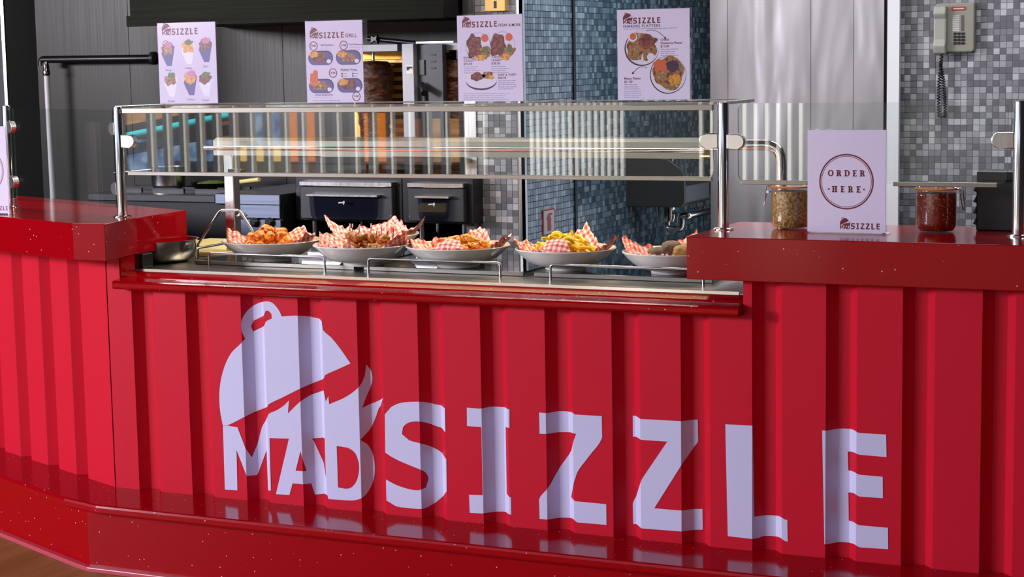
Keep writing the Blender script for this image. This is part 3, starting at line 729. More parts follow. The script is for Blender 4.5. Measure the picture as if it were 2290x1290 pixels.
solo(MB().lathe([(.05, 0), (.075, .008), (.092, .014), (.09, .016), (.07, .010), (.02, .006)], (b5.x-.075, b5.y+.26, .964), 36, cap=False), 'side_plate', 'ceramic', 'small white plate behind the patty bowl', 'plate', smooth=True)

# ------------------------------------------------------------------ heat lamp gantry
hl = thing('heat_lamp', 'long steel heat lamp bar on tube legs over the food', 'heat lamp', (-2.7, 5.47, .95))
x0, x1 = -3.69, -1.905; yh = 5.47
z_t, z_b = ony((1000, 308), yh).z, ony((1000, 349), yh).z
MB().slab_yz([(yh-.05, z_b), (yh-.05, z_t-.010), (yh-.03, z_t), (yh+.05, z_t), (yh+.05, z_b), (yh+.046, z_b), (yh+.046, z_t-.006), (yh-.028, z_t-.006), (yh-.046, z_t-.014), (yh-.046, z_b)], x0, x1).build('housing', 'steel_x', hl)
MB().tube([(x0-.03, yh-.06, z_b+.026), (x1+.02, yh-.06, z_b+.026)], .007, 12).build('front_tube', 'chrome', hl, smooth=True)
MB().tube(bend([(x1-.02, yh, (z_t+z_b)/2+.01), (-1.66, yh, (z_t+z_b)/2+.01), (-1.655, yh+.0, .95)], .05), .0165, 14).build('bent_leg', 'chrome', hl, smooth=True)
MB().box((-3.685, yh+.0, .95), (-3.645, yh+.04, z_b)).build('square_leg', 'steel', hl, bev=.003)
MB().box((-3.655, yh-.02, z_b-.075), (-3.60, yh+.015, z_b-.05)).build('clamp', 'black_satin', hl, bev=.003)
MB().lathe([(.018, 0), (.02, .004), (.012, .012)], (-3.615, yh, 1.09), 20).build('clamp_knob', 'steel', hl, smooth=True)
for i in range(3):
    a = x0+.15+i*.58
    MB().tube([(a, yh+.01, z_b+.016), (a+.42, yh+.01, z_b+.016)], .006, 10).build('lamp_tube', 'warm_tube', hl, smooth=True)
lamp('heat_lamp_light', 'AREA', (-2.75, yh+.01, z_b+.006), (0, 0, 0), 5.5, (1.0, .70, .36), shape='RECTANGLE', size=1.75, size_y=.05)

# ------------------------------------------------------------------ clip top jars
def jar(px, label, content, clip, R_=.056, H_=.130):
    c = onz(px, 1.12); c.y += R_*.8
    t = thing('clip_jar', label, 'jar', tuple(c), 'clip top jars')
    MB().lathe([(R_*.86, .002), (R_*.97, .012), (R_, .025), (R_, H_*.84), (R_*1.0, H_*.86), (R_*.99, H_*.9)], tuple(c), 40, cap=False).build('glass', 'jar_glass', t, smooth=True)
    MB().lathe([(R_*.83, .004), (R_*.94, .014), (R_*.965, .026), (R_*.965, H_*.84), (R_*.2, H_*.85)], tuple(c), 40).build('contents', content, t, smooth=True)
    for z in (.80, .87): MB().lathe([(R_*1.0, H_*z-.002), (R_*1.03, H_*z), (R_*1.0, H_*z+.002)], tuple(c), 40, cap=False).build('thread_ring', 'jar_glass', t, smooth=True)
    MB().lathe([(R_*.98, H_*.91), (R_*1.08, H_*.915), (R_*1.09, H_*.945), (R_*.98, H_*.95)], tuple(c), 40).build('rubber_seal', 'rubber_orange', t, smooth=True)
    MB().lathe([(R_*1.0, H_*.952), (R_*1.02, H_*.97), (R_*.95, H_*1.0), (R_*.5, H_*1.02)], tuple(c), 40).build('lid', 'jar_glass', t, smooth=True)
    s_ = clip; x = c.x+s_*R_*1.06; z0 = c.z+H_
    MB().tube(bend([(c.x+s_*R_*.8, c.y-.016, z0-.002), (x+s_*.010, c.y-.016, z0-.010), (x+s_*.010, c.y-.016, z0-.028), (x+s_*.016, c.y-.010, z0-.066), (x+s_*.020, c.y-.004, z0-.066), (x+s_*.014, c.y+.008, z0-.028), (x+s_*.010, c.y+.012, z0-.010), (c.x+s_*R_*.8, c.y+.012, z0-.002)], .006, 3), .0016, 8).build('wire_clip', 'wire', t, smooth=True)
    MB().tube([(x+s_*.004, c.y-.020, z0-.024), (x+s_*.004, c.y+.018, z0-.024)], .004, 10).build('hinge', 'wire', t, smooth=True)
jar((1758, 513), 'clip top jar filled with brown seeds beside the ORDER HERE sign', 'jar_seeds', -1)
jar((2086, 521), 'clip top jar filled with red chili oil', 'jar_chili', 1)

# ------------------------------------------------------------------ printed signs
def text_mesh(s, size, spacing=1.0, align='LEFT', bold=0):
    cu = bpy.data.curves.new('text', 'FONT'); cu.body = s; cu.size = size; cu.space_character = spacing; cu.align_x = align; cu.resolution_u = 3; cu.offset = bold
    o = bpy.data.objects.new('text', cu); COL.objects.link(o); dg = bpy.context.evaluated_depsgraph_get(); dg.update()
    me = bpy.data.meshes.new_from_object(o.evaluated_get(dg)); bpy.data.objects.remove(o); return me
class Sign:
    """upright acrylic stand; local x right, z up from the base, printed side faces -y"""
    def __init__(s, name, label, P, W, H_, rz=0, lean=0.0, cat='sign', group='printed signs in acrylic stands', block=0):
        s.t = thing(name, label, cat, tuple(P), group, rz, local=True); s.t.rotation_euler = (lean, 0, rz); s.W, s.H, s.n = W, H_, 0
        MB().box((-W/2-.003, .0025, 0), (W/2+.003, .0055+block, H_+.003)).build('backing', 'acrylic', s.t)
        MB().box((-W/2-.004, -.006, -.0), (W/2+.004, .05, .003)).build('base', 'acrylic', s.t)
        s.sheet = MB().box((-W/2, 0, .004), (W/2, .0022, H_)).build('sheet', 'paper', s.t)
    def put(s, mb, name, m_, layer=1):
        for v in mb.v: v.y = -.0001*layer
        return mb.build(name, m_, s.sheet)
    def poly(s, pts, name, m_, layer=1):
        k = len(pts); return s.put(MB().add([(p[0], 0, p[1]) for p in pts], [tuple(range(k))]), name, m_, layer)
    def ell(s, cx, cz, rx, rz_, name, m_, layer=1, n=28, a0=0): return s.poly([(cx+rx*math.cos(2*math.pi*i/n+a0), cz+rz_*math.sin(2*math.pi*i/n+a0)) for i in range(n)], name, m_, layer)
    def blob(s, cx, cz, rx, rz_, name, m_, layer=1, seed=0, amp=.28, n=26):
        pts = []
        for i in range(n):
            a = 2*math.pi*i/n; k = 1+amp*noise.noise(Vector((math.cos(a)*1.6+seed*5.3, math.sin(a)*1.6, seed)))*1.6; pts.append((cx+rx*k*math.cos(a), cz+rz_*k*math.sin(a)))
        return s.poly(pts, name, m_, layer)
    def ring(s, cx, cz, r0, r1, m_, layer=1, n=48, name='ring'):
        mb = MB(); vs = [(cx+r*math.cos(2*math.pi*i/n), 0, cz+r*math.sin(2*math.pi*i/n)) for r in (r0, r1) for i in range(n)]
        return s.put(mb.add(vs, [(i, (i+1) % n, n+(i+1) % n, n+i) for i in range(n)]), name, m_, layer)
    def text(s, st, x, z, size, m_='print_red', spacing=1.0, align='LEFT', layer=2, bold=0):
        me = text_mesh(st, size, spacing, align, bold)
        for v in me.vertices: v.co = Vector((x+v.co.x, -.0001*layer, z+v.co.y))
        me.materials.clear(); me.materials.append(M[m_]); me.flip_normals() if False else None
        o = bpy.data.objects.new('lettering', me); COL.objects.link(o); o.parent = s.sheet; return o
    def lines(s, x, z, w_, n, dz, m_='print_grey', th=.0012, seed=0):
        mb = MB(); r_ = random.Random(seed)
        for i in range(n):
            ww = w_*r_.uniform(.75, 1); x_ = x
            while x_ < x+ww-.004:
                l_ = r_.uniform(.006, .016); e_ = min(x_+l_, x+ww); mb.add([(x_, 0, z-i*dz), (e_, 0, z-i*dz), (e_, 0, z-i*dz+th), (x_, 0, z-i*dz+th)], [(0, 1, 2, 3)]); x_ = e_+.0018
        return s.put(mb, 'fine_print', m_, 2)
    def logo(s, x, z, w_, m_='print_red', word=True):
        """the counter logo again, small: emblem then the word"""
        k = w_/(LX1-LX0)
        for i, (vs, tris) in enumerate(LOGO):
            if i > 1 and not word: continue
            mb = MB().add([(x+(a-LX0)*k, 0, z+(b_-LZ0)*k) for a, b_ in vs], [tuple(t) for t in tris])
            s.put(mb, ('dome_emblem', 'flame_lettering')[i] if i < 2 else 'letter', m_, 2)
def sign_on(px, Y, zbase):
    """px: left, right, top at plane Y"""
    l_, r_ = ony((px[0], 150), Y), ony((px[1], 150), Y); t_ = ony(((px[0]+px[1])/2, px[2]), Y)
    return Vector(((l_.x+r_.x)/2, Y, zbase)), r_.x-l_.x, t_.z-zbase
ZS = ZT+.0025
# menu 1: wraps
P, W, H_ = sign_on((355, 484, 50), 5.17, ZS)
s = Sign('menu_sign', 'menu card with six food wraps on the glass shelf, next to the grill menu card', P, W, H_)
s.logo(-W*.42, H_*.85, W*.62)
s.ring(-W*.36, H_*.74, .011, .013, 'print_red'); s.text('$9', -W*.36, H_*.725, .012, align='CENTER')
for i, (cx, cz) in enumerate(((-.33, .64), (.02, .66), (.32, .68), (-.30, .26), (.04, .28), (.30, .27))):
    x, z = cx*W, cz*H_
    s.poly([(x-.026, z-.005), (x-.006, z-.045), (x+.014, z-.045), (x+.028, z+.018), (x+.01, z+.034), (x-.016, z+.028)], 'wrap_paper', ('print_blue', 'print_white')[i % 2], 1)
    s.blob(x, z+.012, .024, .02, 'filling', ('print_mix', 'print_fries', 'print_meat')[i % 3], 2, i)
    s.blob(x+.004, z+.026, .016, .010, 'topping', ('print_pink', 'print_green')[i % 2], 3, i+4)
    s.text(('Wrap', 'Falafel', 'Gyro', 'Kebab', 'Chicken', 'Doner')[i], x, z-.062, .010, 'print_red', 1, 'CENTER')
# menu 2: grill
P, W, H_ = sign_on((685, 812, 46), 5.17, ZS)
s = Sign('menu_sign', 'grill menu card with four oval platters in a thick acrylic block', P, W, H_, block=.022)
s.logo(-W*.42, H_*.79, W*.60); s.text('GRILL', W*.20, H_*.795, .017, 'print_red', 1.0, bold=.0002)
for i, (cx, cz, f1) in enumerate(((-.24, .55, 'print_meat'), (.25, .55, 'print_mix'), (-.24, .21, 'print_mix'), (.26, .215, 'print_meat'))):
    x, z = cx*W, cz*H_
    s.poly(rrect(x-.046, z-.022, x+.046, z+.024, .0225, 6), 'platter', 'print_dark', 1)
    s.poly(rrect(x-.043, z-.022, x+.043, z+.020, .0205, 6), 'platter_inside', 'print_blue', 2)
    s.blob(x-.002, z+.002, .030, .015, 'meat', f1, 3, i)
    s.blob(x-.024, z+.012, .018, .010, 'fries', 'print_fries', 4, i+3)
    s.ell(x+.030, z-.010, .008, .0065, 'dip', 'print_white', 4)
s.blob(-W*.36, H_*.31, .016, .024, 'flames', 'print_orange', 5, 3, .4)
for cx, cz in ((-.36, .70), (.17, .70), (-.03, .37), (.37, .085)):
    s.ring(cx*W, cz*H_, .0125, .0148, 'print_red', 5); s.text('9.90', cx*W, cz*H_-.003, .010, 'print_red', 1, 'CENTER', 6)
s.text('Beef Shawarma', -W*.235, H_*.70, .0076, 'print_red', bold=.0001); s.lines(-W*.235, H_*.67, .048, 2, .006, seed=1)
s.text('Pork Shawarma', W*.27, H_*.70, .0076, 'print_red', bold=.0001); s.lines(W*.27, H_*.67, .04, 2, .006, seed=2)
s.text('Platter Fries', W*.25, H_*.39, .0125, 'print_dark', 1, 'CENTER', bold=.0001)
s.text('STEAK SANDWICH', -W*.2, H_*.095, .0078, 'print_red', 1, 'CENTER', bold=.0001)
for q_ in range(4): s.ell(W*(.13+.19*(q_ % 2)), H_*(.36-.03*(q_//2)), .003, .003, 'bullet', 'print_dark', 2, 10); s.lines(W*(.15+.19*(q_ % 2)), H_*(.357-.03*(q_//2)), .02, 1, .005, 'print_dark', seed=q_)
s.lines(-W*.4, H_*.035, W*.6, 1, .005, 'print_dark', seed=8); s.lines(-W*.4, H_*.075, W*.42, 1, .005, seed=9)
# menu 3: steak & more
P, W, H_ = sign_on((1024, 1169, 33), 5.17, ZS)
s = Sign('menu_sign', 'STEAK & MORE menu card with two steaks above one round plate', P, W, H_)
s.logo(-W*.42, H_*.86, W*.54); s.text('STEAK & MORE', W*.135, H_*.865, .0112, 'print_red', 1.0, bold=.0002)
for cx, cz, sd in ((-.2, .64, 1), (.17, .645, 2)):
    x, z = cx*W, cz*H_
    s.ring(x+.006, z, .042, .0428, 'print_blue', 1)
    s.blob(x-.008, z+.002, .027, .036, 'steak', 'print_meat', 2, sd, .3)
    s.blob(x+.030, z-.016, .018, .020, 'vegetables', 'print_mix', 3, sd+3, .35)
    s.blob(x+.014, z-.034, .017, .009, 'fries', 'print_fries', 4, sd+6)
    s.ell(x+.028, z+.026, .012, .012, 'sauce_cup', 'print_orange', 3); s.blob(x+.03, z-.010, .009, .009, 'greens', 'print_green', 5, sd)
for i, (t1, x) in enumerate(((('BONELESS', 'CUTLET*', '$90.00'), -W*.41), (('T-BONE', 'STEAK*', '$38.00'), W*.02))):
    for k in range(3): s.text(t1[k], x, H_*(.505-.035*k), .0095, 'print_red', 1.15, bold=.00015)
    s.lines(x, H_*.41, .06, 4, .0062, 'print_blue', seed=i+3)
x, z = -W*.14, H_*.26
s.ell(x, z-.004, .053, .0275, 'plate_side', 'print_dark', 1); s.ell(x, z, .053, .026, 'plate', 'print_white', 2)
s.blob(x-.012, z+.010, .024, .014, 'steak', 'print_meat', 4, 5); s.blob(x+.022, z+.014, .020, .011, 'shrimp', 'print_mix', 4, 7); s.blob(x+.034, z+.008, .010, .007, 'fries', 'print_fries', 5, 2)
s.text('SURF & TURF*', W*.12, H_*.305, .0092, 'print_red', 1.1, bold=.00015); s.text('$38.00', W*.12, H_*.27, .0092, 'print_red', 1.1, bold=.00015)
s.lines(W*.12, H_*.245, .066, 5, .0062, 'print_blue', seed=6); s.lines(-W*.42, H_*.10, W*.82, 4, .006, seed=12)
# menu 4: sharing platters
P, W, H_ = sign_on((1383, 1541, 20), 5.20, ZS)
s = Sign('menu_sign', 'SHARING PLATTERS menu card with two round heaped platters', P, W, H_, rz=.06, block=.008)
s.logo(-W*.42, H_*.845, W*.52); s.text('SHARING PLATTERS', -W*.42, H_*.805, .0115, 'print_dark', 1.15, bold=.00015); s.lines(-W*.40, H_*.787, W*.74, 1, .005, 'print_blue', seed=2)
x, z = -W*.16, H_*.575
s.ell(x, z, .054, .052, 'plate', 'print_dark', 1); s.ell(x+.002, z+.002, .052, .050, 'plate_inside', 'print_white', 2)
s.blob(x, z+.004, .047, .043, 'grilled_meats', 'print_mix', 3, 2, .18); s.blob(x+.018, z+.02, .028, .022, 'sausages', 'print_meat', 4, 5); s.ell(x-.028, z+.034, .014, .014, 'dip', 'print_white', 5); s.ell(x-.027, z+.036, .010, .010, 'sauce', 'print_orange', 6); s.ell(x+.028, z-.026, .012, .012, 'dip', 'print_white', 5); s.poly([(x-.004, z-.038), (x+.002, z-.012), (x+.006, z-.036)], 'onion', 'print_white', 6)
x, z = W*.2, H_*.285
s.ell(x, z, .056, .056, 'plate', 'print_dark', 1); s.ell(x+.001, z+.001, .054, .054, 'plate_inside', 'print_white', 2)
s.blob(x, z+.004, .048, .047, 'mezze', 'print_mix', 3, 8, .15); s.blob(x-.024, z+.028, .022, .018, 'ham', 'print_orange', 4, 1); s.blob(x+.022, z-.014, .020, .016, 'cheese', 'print_fries', 4, 3); s.blob(x+.014, z+.026, .020, .018, 'olives', 'print_dark', 4, 4)
def arrow(s, pts, m_='print_dark', th=.0013):
    mb = MB()
    for a, b_ in zip(pts, pts[1:]):
        d_ = Vector((b_[0]-a[0], b_[1]-a[1])).normalized(); n_ = Vector((-d_.y, d_.x))*th/2
        mb.add([(a[0]-n_.x, 0, a[1]-n_.y), (b_[0]-n_.x, 0, b_[1]-n_.y), (b_[0]+n_.x, 0, b_[1]+n_.y), (a[0]+n_.x, 0, a[1]+n_.y)], [(0, 1, 2, 3)])
    a, b_ = pts[-2], pts[-1]; d_ = Vector((b_[0]-a[0], b_[1]-a[1])).normalized(); n_ = Vector((-d_.y, d_.x))*.004; e_ = Vector(b_)+d_*.007
    mb.add([(b_[0]-n_.x, 0, b_[1]-n_.y), (b_[0]+n_.x, 0, b_[1]+n_.y), (e_.x, 0, e_.y)], [(0, 1, 2)])
    s.put(mb, 'arrow', m_, 6)
arrow(s, [(-W*.10+.055*t*W*5.2*.9, H_*(.765+.02*math.sin(t*3.1)-.075*t*t)) for t in [i/8 for i in range(9)]])
arrow(s, [(-W*.09-W*.19*t, H_*(.375-.012*(1-t)+.02*math.sin(t*3.1)-.06*t*t)) for t in [i/8 for i in range(9)]])
for k, t_ in enumerate(('Grilled', 'Shawarma Platter', '$11.00')): s.text(t_, W*.10, H_*(.655-.036*k), .0095, 'print_red', 1.0, bold=.00015)
s.lines(W*.10, H_*.56, .055, 4, .006, 'print_blue', seed=20)
for k, t_ in enumerate(('Mezze Platter', '$11.00')): s.text(t_, -W*.41, H_*(.24-.036*k), .0095, 'print_red', 1.0, bold=.00015)
s.lines(-W*.41, H_*.18, .055, 7, .0062, 'print_blue', seed=21)
# ORDER HERE
P = onz((1893, 523), 1.12); Y = P.y
l_, r_, t_ = ony((1806, 400), Y), ony((1981, 400), Y), ony((1893, 291), Y)
W, H_ = r_.x-l_.x, t_.z-1.12; P = Vector(((l_.x+r_.x)/2, Y, 1.1205))
def serif(s, st, x, z, h, gap, m_='print_red'):
    """roman capitals with slab serifs, stem widths like the photo"""
    t = h*.25; f = h*.13
    W_ = dict(O=.95, R=.86, D=.9, E=.72, H=.92)
    tot = sum(W_[q] for q in st)*h+gap*(len(st)-1); x -= tot/2
    def rc(mb, a, b_, c_, d_): mb.add([(a, 0, b_), (c_, 0, b_), (c_, 0, d_), (a, 0, d_)], [(0, 1, 2, 3)])
    def band(mb, cx, cz, ro, ri, a0, a1, n=18):
        vs = []
        for i in range(n+1):
            a = math.radians(a0+(a1-a0)*i/n); vs += [(cx+ro[0]*math.cos(a), 0, cz+ro[1]*math.sin(a)), (cx+ri[0]*math.cos(a), 0, cz+ri[1]*math.sin(a))]
        mb.add(vs, [(2*i, 2*i+2, 2*i+3, 2*i+1) for i in range(n)])
    def stem(mb, a, z0, z1): rc(mb, a, z0, a+t, z1); rc(mb, a-t*.45, z0, a+t*1.45, z0+f); rc(mb, a-t*.45, z1-f, a+t*1.45, z1)
    for q in st:
        w_ = W_[q]*h; mb = MB()
        if q == 'O': band(mb, x+w_/2, z+h/2, (w_/2, h/2*1.02), (w_/2-t, h/2-f), 0, 360, 32)
        elif q == 'D':
            stem(mb, x+t*.4, z, z+h); rc(mb, x+t, z, x+w_*.5, z+f); rc(mb, x+t, z+h-f, x+w_*.5, z+h); band(mb, x+w_*.48, z+h/2, (w_*.52, h/2), (w_*.52-t, h/2-f), -90, 90)
        elif q == 'R':
            stem(mb, x+t*.4, z, z+h); rc(mb, x+t, z+h-f, x+w_*.5, z+h); rc(mb, x+t, z+h*.46, x+w_*.5, z+h*.46+f); band(mb, x+w_*.48, z+h*.73, (w_*.38, h*.27), (w_*.38-t, h*.27-f), -90, 90)
            mb.add([(x+w_*.42, 0, z+h*.5), (x+w_*.42+t*1.1, 0, z+h*.5), (x+w_, 0, z), (x+w_-t*1.2, 0, z)], [(0, 1, 2, 3)])
        elif q == 'E':
            stem(mb, x+t*.4, z, z+h)
            for k, e_ in ((0, .95), (.5-f/h/2, .75), (1-f/h, .92)): rc(mb, x+t, z+k*h, x+w_*e_, z+k*h+f)
            rc(mb, x+w_*.86, z, x+w_*.95, z+h*.24); rc(mb, x+w_*.83, z+h*.76, x+w_*.92, z+h); rc(mb, x+w_*.66, z+h*.38, x+w_*.75, z+h*.62)
        elif q == 'H':
            stem(mb, x+t*.45, z, z+h); stem(mb, x+w_-t*1.45, z, z+h); rc(mb, x+t, z+h*.48, x+w_-t, z+h*.48+f)
        s.put(mb, 'letter', m_, 3); x += w_+gap
s = Sign('order_sign', 'white ORDER HERE sign standing between the two jars', P, W, H_)
s.ring(0, H_*.503, W*.331, W*.349, 'print_red', 2); s.ring(0, H_*.503, W*.315, W*.322, 'print_red', 2)
serif(s, 'ORDER', 0, H_*.555, H_*.060, W*.035); serif(s, 'HERE', 0, H_*.400, H_*.060, W*.040)
for sx_ in (-1, 1): s.ell(sx_*W*.225, H_*.43, .0026, .0026, 'dot', 'print_red', 3, 12)
s.logo(-W*.08, H_*.045, W*.51, 'print_red')
# half seen sign at the left frame edge
P = onz((-60, 478), 1.12); Y = P.y
r_ = ony((17, 400), Y); t_ = ony((5, 283), Y); W = .185; H_ = t_.z-1.12
P = Vector((r_.x-W/2, Y, 1.1205))
s = Sign('order_sign', 'white sign half out of frame beside the left steel post', P, W, H_)
s.ring(0, H_*.503, W*.40, W*.415, 'print_red', 2); s.ring(0, H_*.503, W*.38, W*.387, 'print_red', 2)
serif(s, 'ORDER', 0, H_*.555, H_*.060, W*.035); serif(s, 'HERE', 0, H_*.400, H_*.060, W*.040)
s.logo(-W*.06, H_*.045, W*.53, 'print_red')

# ------------------------------------------------------------------ things on the right
pr = thing('ticket_printer', 'black finned ticket printer standing at the back of the red worktop', 'printer', (-1.03, 5.31, 1.12))
xa, xb = ony((2183, 450), 5.26).x, ony((2290, 450), 5.26).x; zt = ony((2200, 383), 5.26).z
MB().box((xa, 5.26, 1.12), (xb, 5.365, zt)).build('body', 'black_plastic', pr, bev=.004)
for k in range(4):
    z = 1.135+k*.031
    MB().slab_xz([(xa, z), (xa-.009, z+.004), (xa, z+.022)], 5.262, 5.36).build('fin', 'black_plastic', pr)
MB().box((xa+.01, 5.255, zt-.03), (xb-.01, 5.262, zt-.024)).build('paper_slot', 'black_glass', pr)
# telephone on the tiled wall
zc = lambda x, y, Y: ony((x, y), Y)
Yt = 7.50
a, b_ = zc(2092, 8, Yt-.03), zc(2180, 116, Yt-.03)
ph = thing('wall_telephone', 'grey wall telephone with curly cord on the mosaic wall', 'telephone', ((a.x+b_.x)/2, Yt, b_.z))
MB().slab_xz(rrect(a.x, b_.z, b_.x, a.z, .014), Yt-.045, Yt).build('body', 'phone_grey', ph, bev=.006)
hx0, hx1 = zc(2091, 0, Yt-.05).x, zc(2119, 0, Yt-.05).x; hz0, hz1 = zc(2105, 122, Yt-.05).z, zc(2105, 14, Yt-.05).z
MB().slab_yz([(Yt-.045, hz0), (Yt-.075, hz0+.004), (Yt-.085, hz0+.035), (Yt-.072, hz0+.06), (Yt-.072, hz1-.05), (Yt-.085, hz1-.03), (Yt-.075, hz1), (Yt-.045, hz1)], hx0, hx1).build('handset', 'phone_grey_light', ph, bev=.006)
x0, x1 = zc(2128, 50, Yt-.046).x, zc(2158, 50, Yt-.046).x
MB().slab_xz(rrect(x0-.001, zc(2143, 23, Yt-.046).z, x1+.002, zc(2143, 15, Yt-.046).z, .004), Yt-.048, Yt-.044).build('badge', 'sign_red', ph)
MB().box((x0+.006, Yt-.0485, zc(2143, 20.5, Yt-.046).z), (x1-.004, Yt-.0478, zc(2143, 18, Yt-.046).z)).build('badge_mark', 'sign_white', ph)
for k in range(9):
    z = zc(2140, 37+k*4, Yt-.046).z
    MB().box((x0+.004, Yt-.0465, z), (x0+.031, Yt-.0445, z+.004)).build('index_strip', 'sign_white', ph)
    MB().box((x0+.038, Yt-.0485, z), (x0+.048, Yt-.0445, z+.0045)).build('memory_key', 'phone_dark', ph)
for k in range(4):
    for j in range(3):
        c = zc(2136+j*9, 75+k*7.2, Yt-.046)
        MB().slab_xz(rrect(c.x-.0062, c.z-.0046, c.x+.0062, c.z+.0046, .003, 3), Yt-.050, Yt-.0445).build('key', 'black_satin', ph)
c0 = zc(2106, 121, Yt-.055); path = []
zlow = zc(2100, 262, Yt-.05).z
for i in range(421):
    t = i/420; ang = t*2*math.pi*44
    if t < .5: u = t*2; cx, cz = c0.x-.004*u*2-.006*math.sin(u*3), c0.z+(zlow-c0.z)*u
    else: u = (1-t)*2; cx, cz = c0.x-.008+.020*math.sin(u*math.pi*.55+.0)*(1 if u > .15 else u/.15), c0.z-.03+(zlow-c0.z+.03)*u
    path.append(Vector((cx+.0058*math.cos(ang), Yt-.035+.0058*math.sin(ang)-(.016 if t < .5 else 0), cz)))
MB().tube(path, .0024, 6).build('curly_cord', 'black_satin', ph, smooth=True)
# yellow plate on the partition end
a, b_ = zc(1089, 26, 6.645), zc(1133, -40, 6.645)
yb = thing('switch_plate', 'yellow switch plate on the narrow tiled wall end', 'switch', ((a.x+b_.x)/2, 6.65, a.z))
MB().box((a.x, 6.625, a.z), (b_.x, 6.654, b_.z)).build('plate', 'yellow_plate', yb, bev=.003)
cx = (a.x+b_.x)/2+.002; w_ = .012
MB().box((cx-w_/2, 6.6235, a.z+.012), (cx+w_/2, 6.6255, a.z+.04)).build('symbol', 'wall_dark', yb)
# fire extinguisher sign on the partition side
def xz(px): return onx(px, -3.0705)
a, b_ = xz((1213, 470)), xz((1240, 522))
fs = thing('extinguisher_sign', 'small red and white fire extinguisher sign on the bluish tiled wall', 'sign', (-3.0705, (a.y+b_.y)/2, b_.z))
MB().box((-3.0712, a.y, b_.z), (-3.068, b_.y, a.z)).build('border', 'sign_red', fs)
MB().box((-3.068, a.y+.008, b_.z+.006), (-3.0672, b_.y-.008, a.z-.006)).build('face', 'sign_white', fs)
cy, cz = (a.y+b_.y)/2, (a.z+b_.z)/2; hh = (a.z-b_.z)
MB().slab_yz([(cy-.018, cz-hh*.34), (cy+.018, cz-hh*.34), (cy+.018, cz+hh*.14), (cy+.006, cz+hh*.24), (cy+.03, cz+hh*.28), (cy+.03, cz+hh*.34), (cy-.01, cz+hh*.34), (cy-.03, cz+hh*.12), (cy-.02, cz+hh*.1), (cy-.018, cz+hh*.14)], -3.0672, -3.0665).build('extinguisher_symbol', 'sign_red', fs)

# hand wash sink on the partition side, further back
Ys = 7.75
sk = thing('hand_sink', 'dark grey wall mounted hand sink with rounded side splash', 'sink', (-2.9, Ys+.2, .9))
L_, R2 = ony((1390, 400), Ys), ony((1530, 400), Ys); zt, zm, zb = ony((1400, 352), Ys).z, ony((1450, 395), Ys).z, ony((1450, 463), Ys).z
pts = [(L_.x, zb+.015), (L_.x+.012, zb), (R2.x-.02, zb), (R2.x, zb+.02), (R2.x, zm), (R2.x-.02, zm+.04), (R2.x-.07, zt-.01), (R2.x-.12, zt), (L_.x, zt)]
MB().slab_xz(pts, Ys, Ys+.02).build('side_splash', 'sink_grey', sk, bev=.004)
MB().slab_xz([(L_.x, zb+.015), (L_.x+.012, zb), (R2.x-.02, zb), (R2.x, zb+.02), (R2.x, zm-.04), (L_.x, zm-.04)], Ys+.02, Ys+.34).build('basin', 'sink_grey', sk, bev=.006)
a = ony((1490, 470), Ys+.15)
MB().lathe([(.036, -.075), (.042, -.06), (.042, 0)], (a.x, Ys+.15, zb), 24).build('drain_cup', 'chrome', sk, smooth=True)
MB().tube(bend([(a.x, Ys+.15, zb-.07), (a.x, Ys+.15, zb-.11), (a.x+.07, Ys+.15, zb-.11), (a.x+.07, Ys+.15, zb-.05), (a.x+.1, Ys+.15, zb-.05), (a.x+.1, Ys+.5, zb-.05)], .03), .017, 12).build('trap_pipe', 'chrome', sk, smooth=True)
MB().tube(bend([(a.x-.03, Ys+.3, zm-.04), (a.x-.03, Ys+.3, zt+.05), (a.x+.06, Ys+.3, zt+.05), (a.x+.06, Ys+.3, zt+.0)], .04), .010, 10).build('faucet', 'chrome', sk, smooth=True)

# ------------------------------------------------------------------ cooking line at the back left
solo(MB().box((-4.085, 6.45, 0), (-3.33, 7.18, .90)), 'back_counter', 'steel_dark', 'dark steel back counter under the ovens', 'counter', bev=.004)
def oven(pxl, pxr, label):
    Y = 6.55
    x0, x1 = ony((pxl, 450), Y).x, ony((pxr, 450), Y).x; zt, zb = ony((780, 402), Y).z, ony((780, 491), Y).z
    t = thing('counter_oven', label, 'oven', ((x0+x1)/2, Y+.25, .9), 'counter ovens')
    MB().box((x0-.04, Y+.02, zb-.01), (x1+.03, Y+.5, zt+.012)).build('body', 'black_satin', t, bev=.004)
    dr = MB().box((x0, Y-.01, zb), (x1, Y+.02, zt-.028)).build('door', 'graphite', t, bev=.004)
    MB().box((x0, Y-.014, zt-.026), (x1, Y+.02, zt-.008)).build('top_strip', 'steel', t, bev=.002)
    xa, xb = x0+.06, x1-.06
    MB().slab_xz([(xa+.015, zb+.004), (xb-.015, zb+.004), (xb-.006, zb+.02), (xb, zt-.065), (xa, zt-.065), (xa+.006, zb+.02)], Y-.04, Y-.012).build('grip', 'handle_plastic', dr, bev=.003)
    MB().box((xa-.01, Y-.046, zt-.066), (xb+.01, Y-.01, zt-.058)).build('grip_rim', 'steel', dr, bev=.001)
    cx = (xa+xb)/2
    MB().slab_xz([(cx-.016, zt-.094), (cx+.004, zt-.092), (cx+.008, zt-.100), (cx+.014, zt-.088), (cx+.010, zt-.082), (cx+.004, zt-.087), (cx-.016, zt-.088)], Y-.0412, Y-.0402).build('badge', 'sign_white', dr)
    for sx_ in (x0+.008, x1-.008): MB().lathe([(.003, 0), (.002, .002)], (sx_, Y-.012, zb+.02), 10).build('screw', 'chrome', t)
    for sx_ in (x0+.03, x1-.03):
        for yy in (Y+.05, Y+.44): MB().tube([(sx_, yy, .9), (sx_, yy, zb-.008)], .011, 12).build('leg', 'steel', t, smooth=True)
    return x0, x1, zt
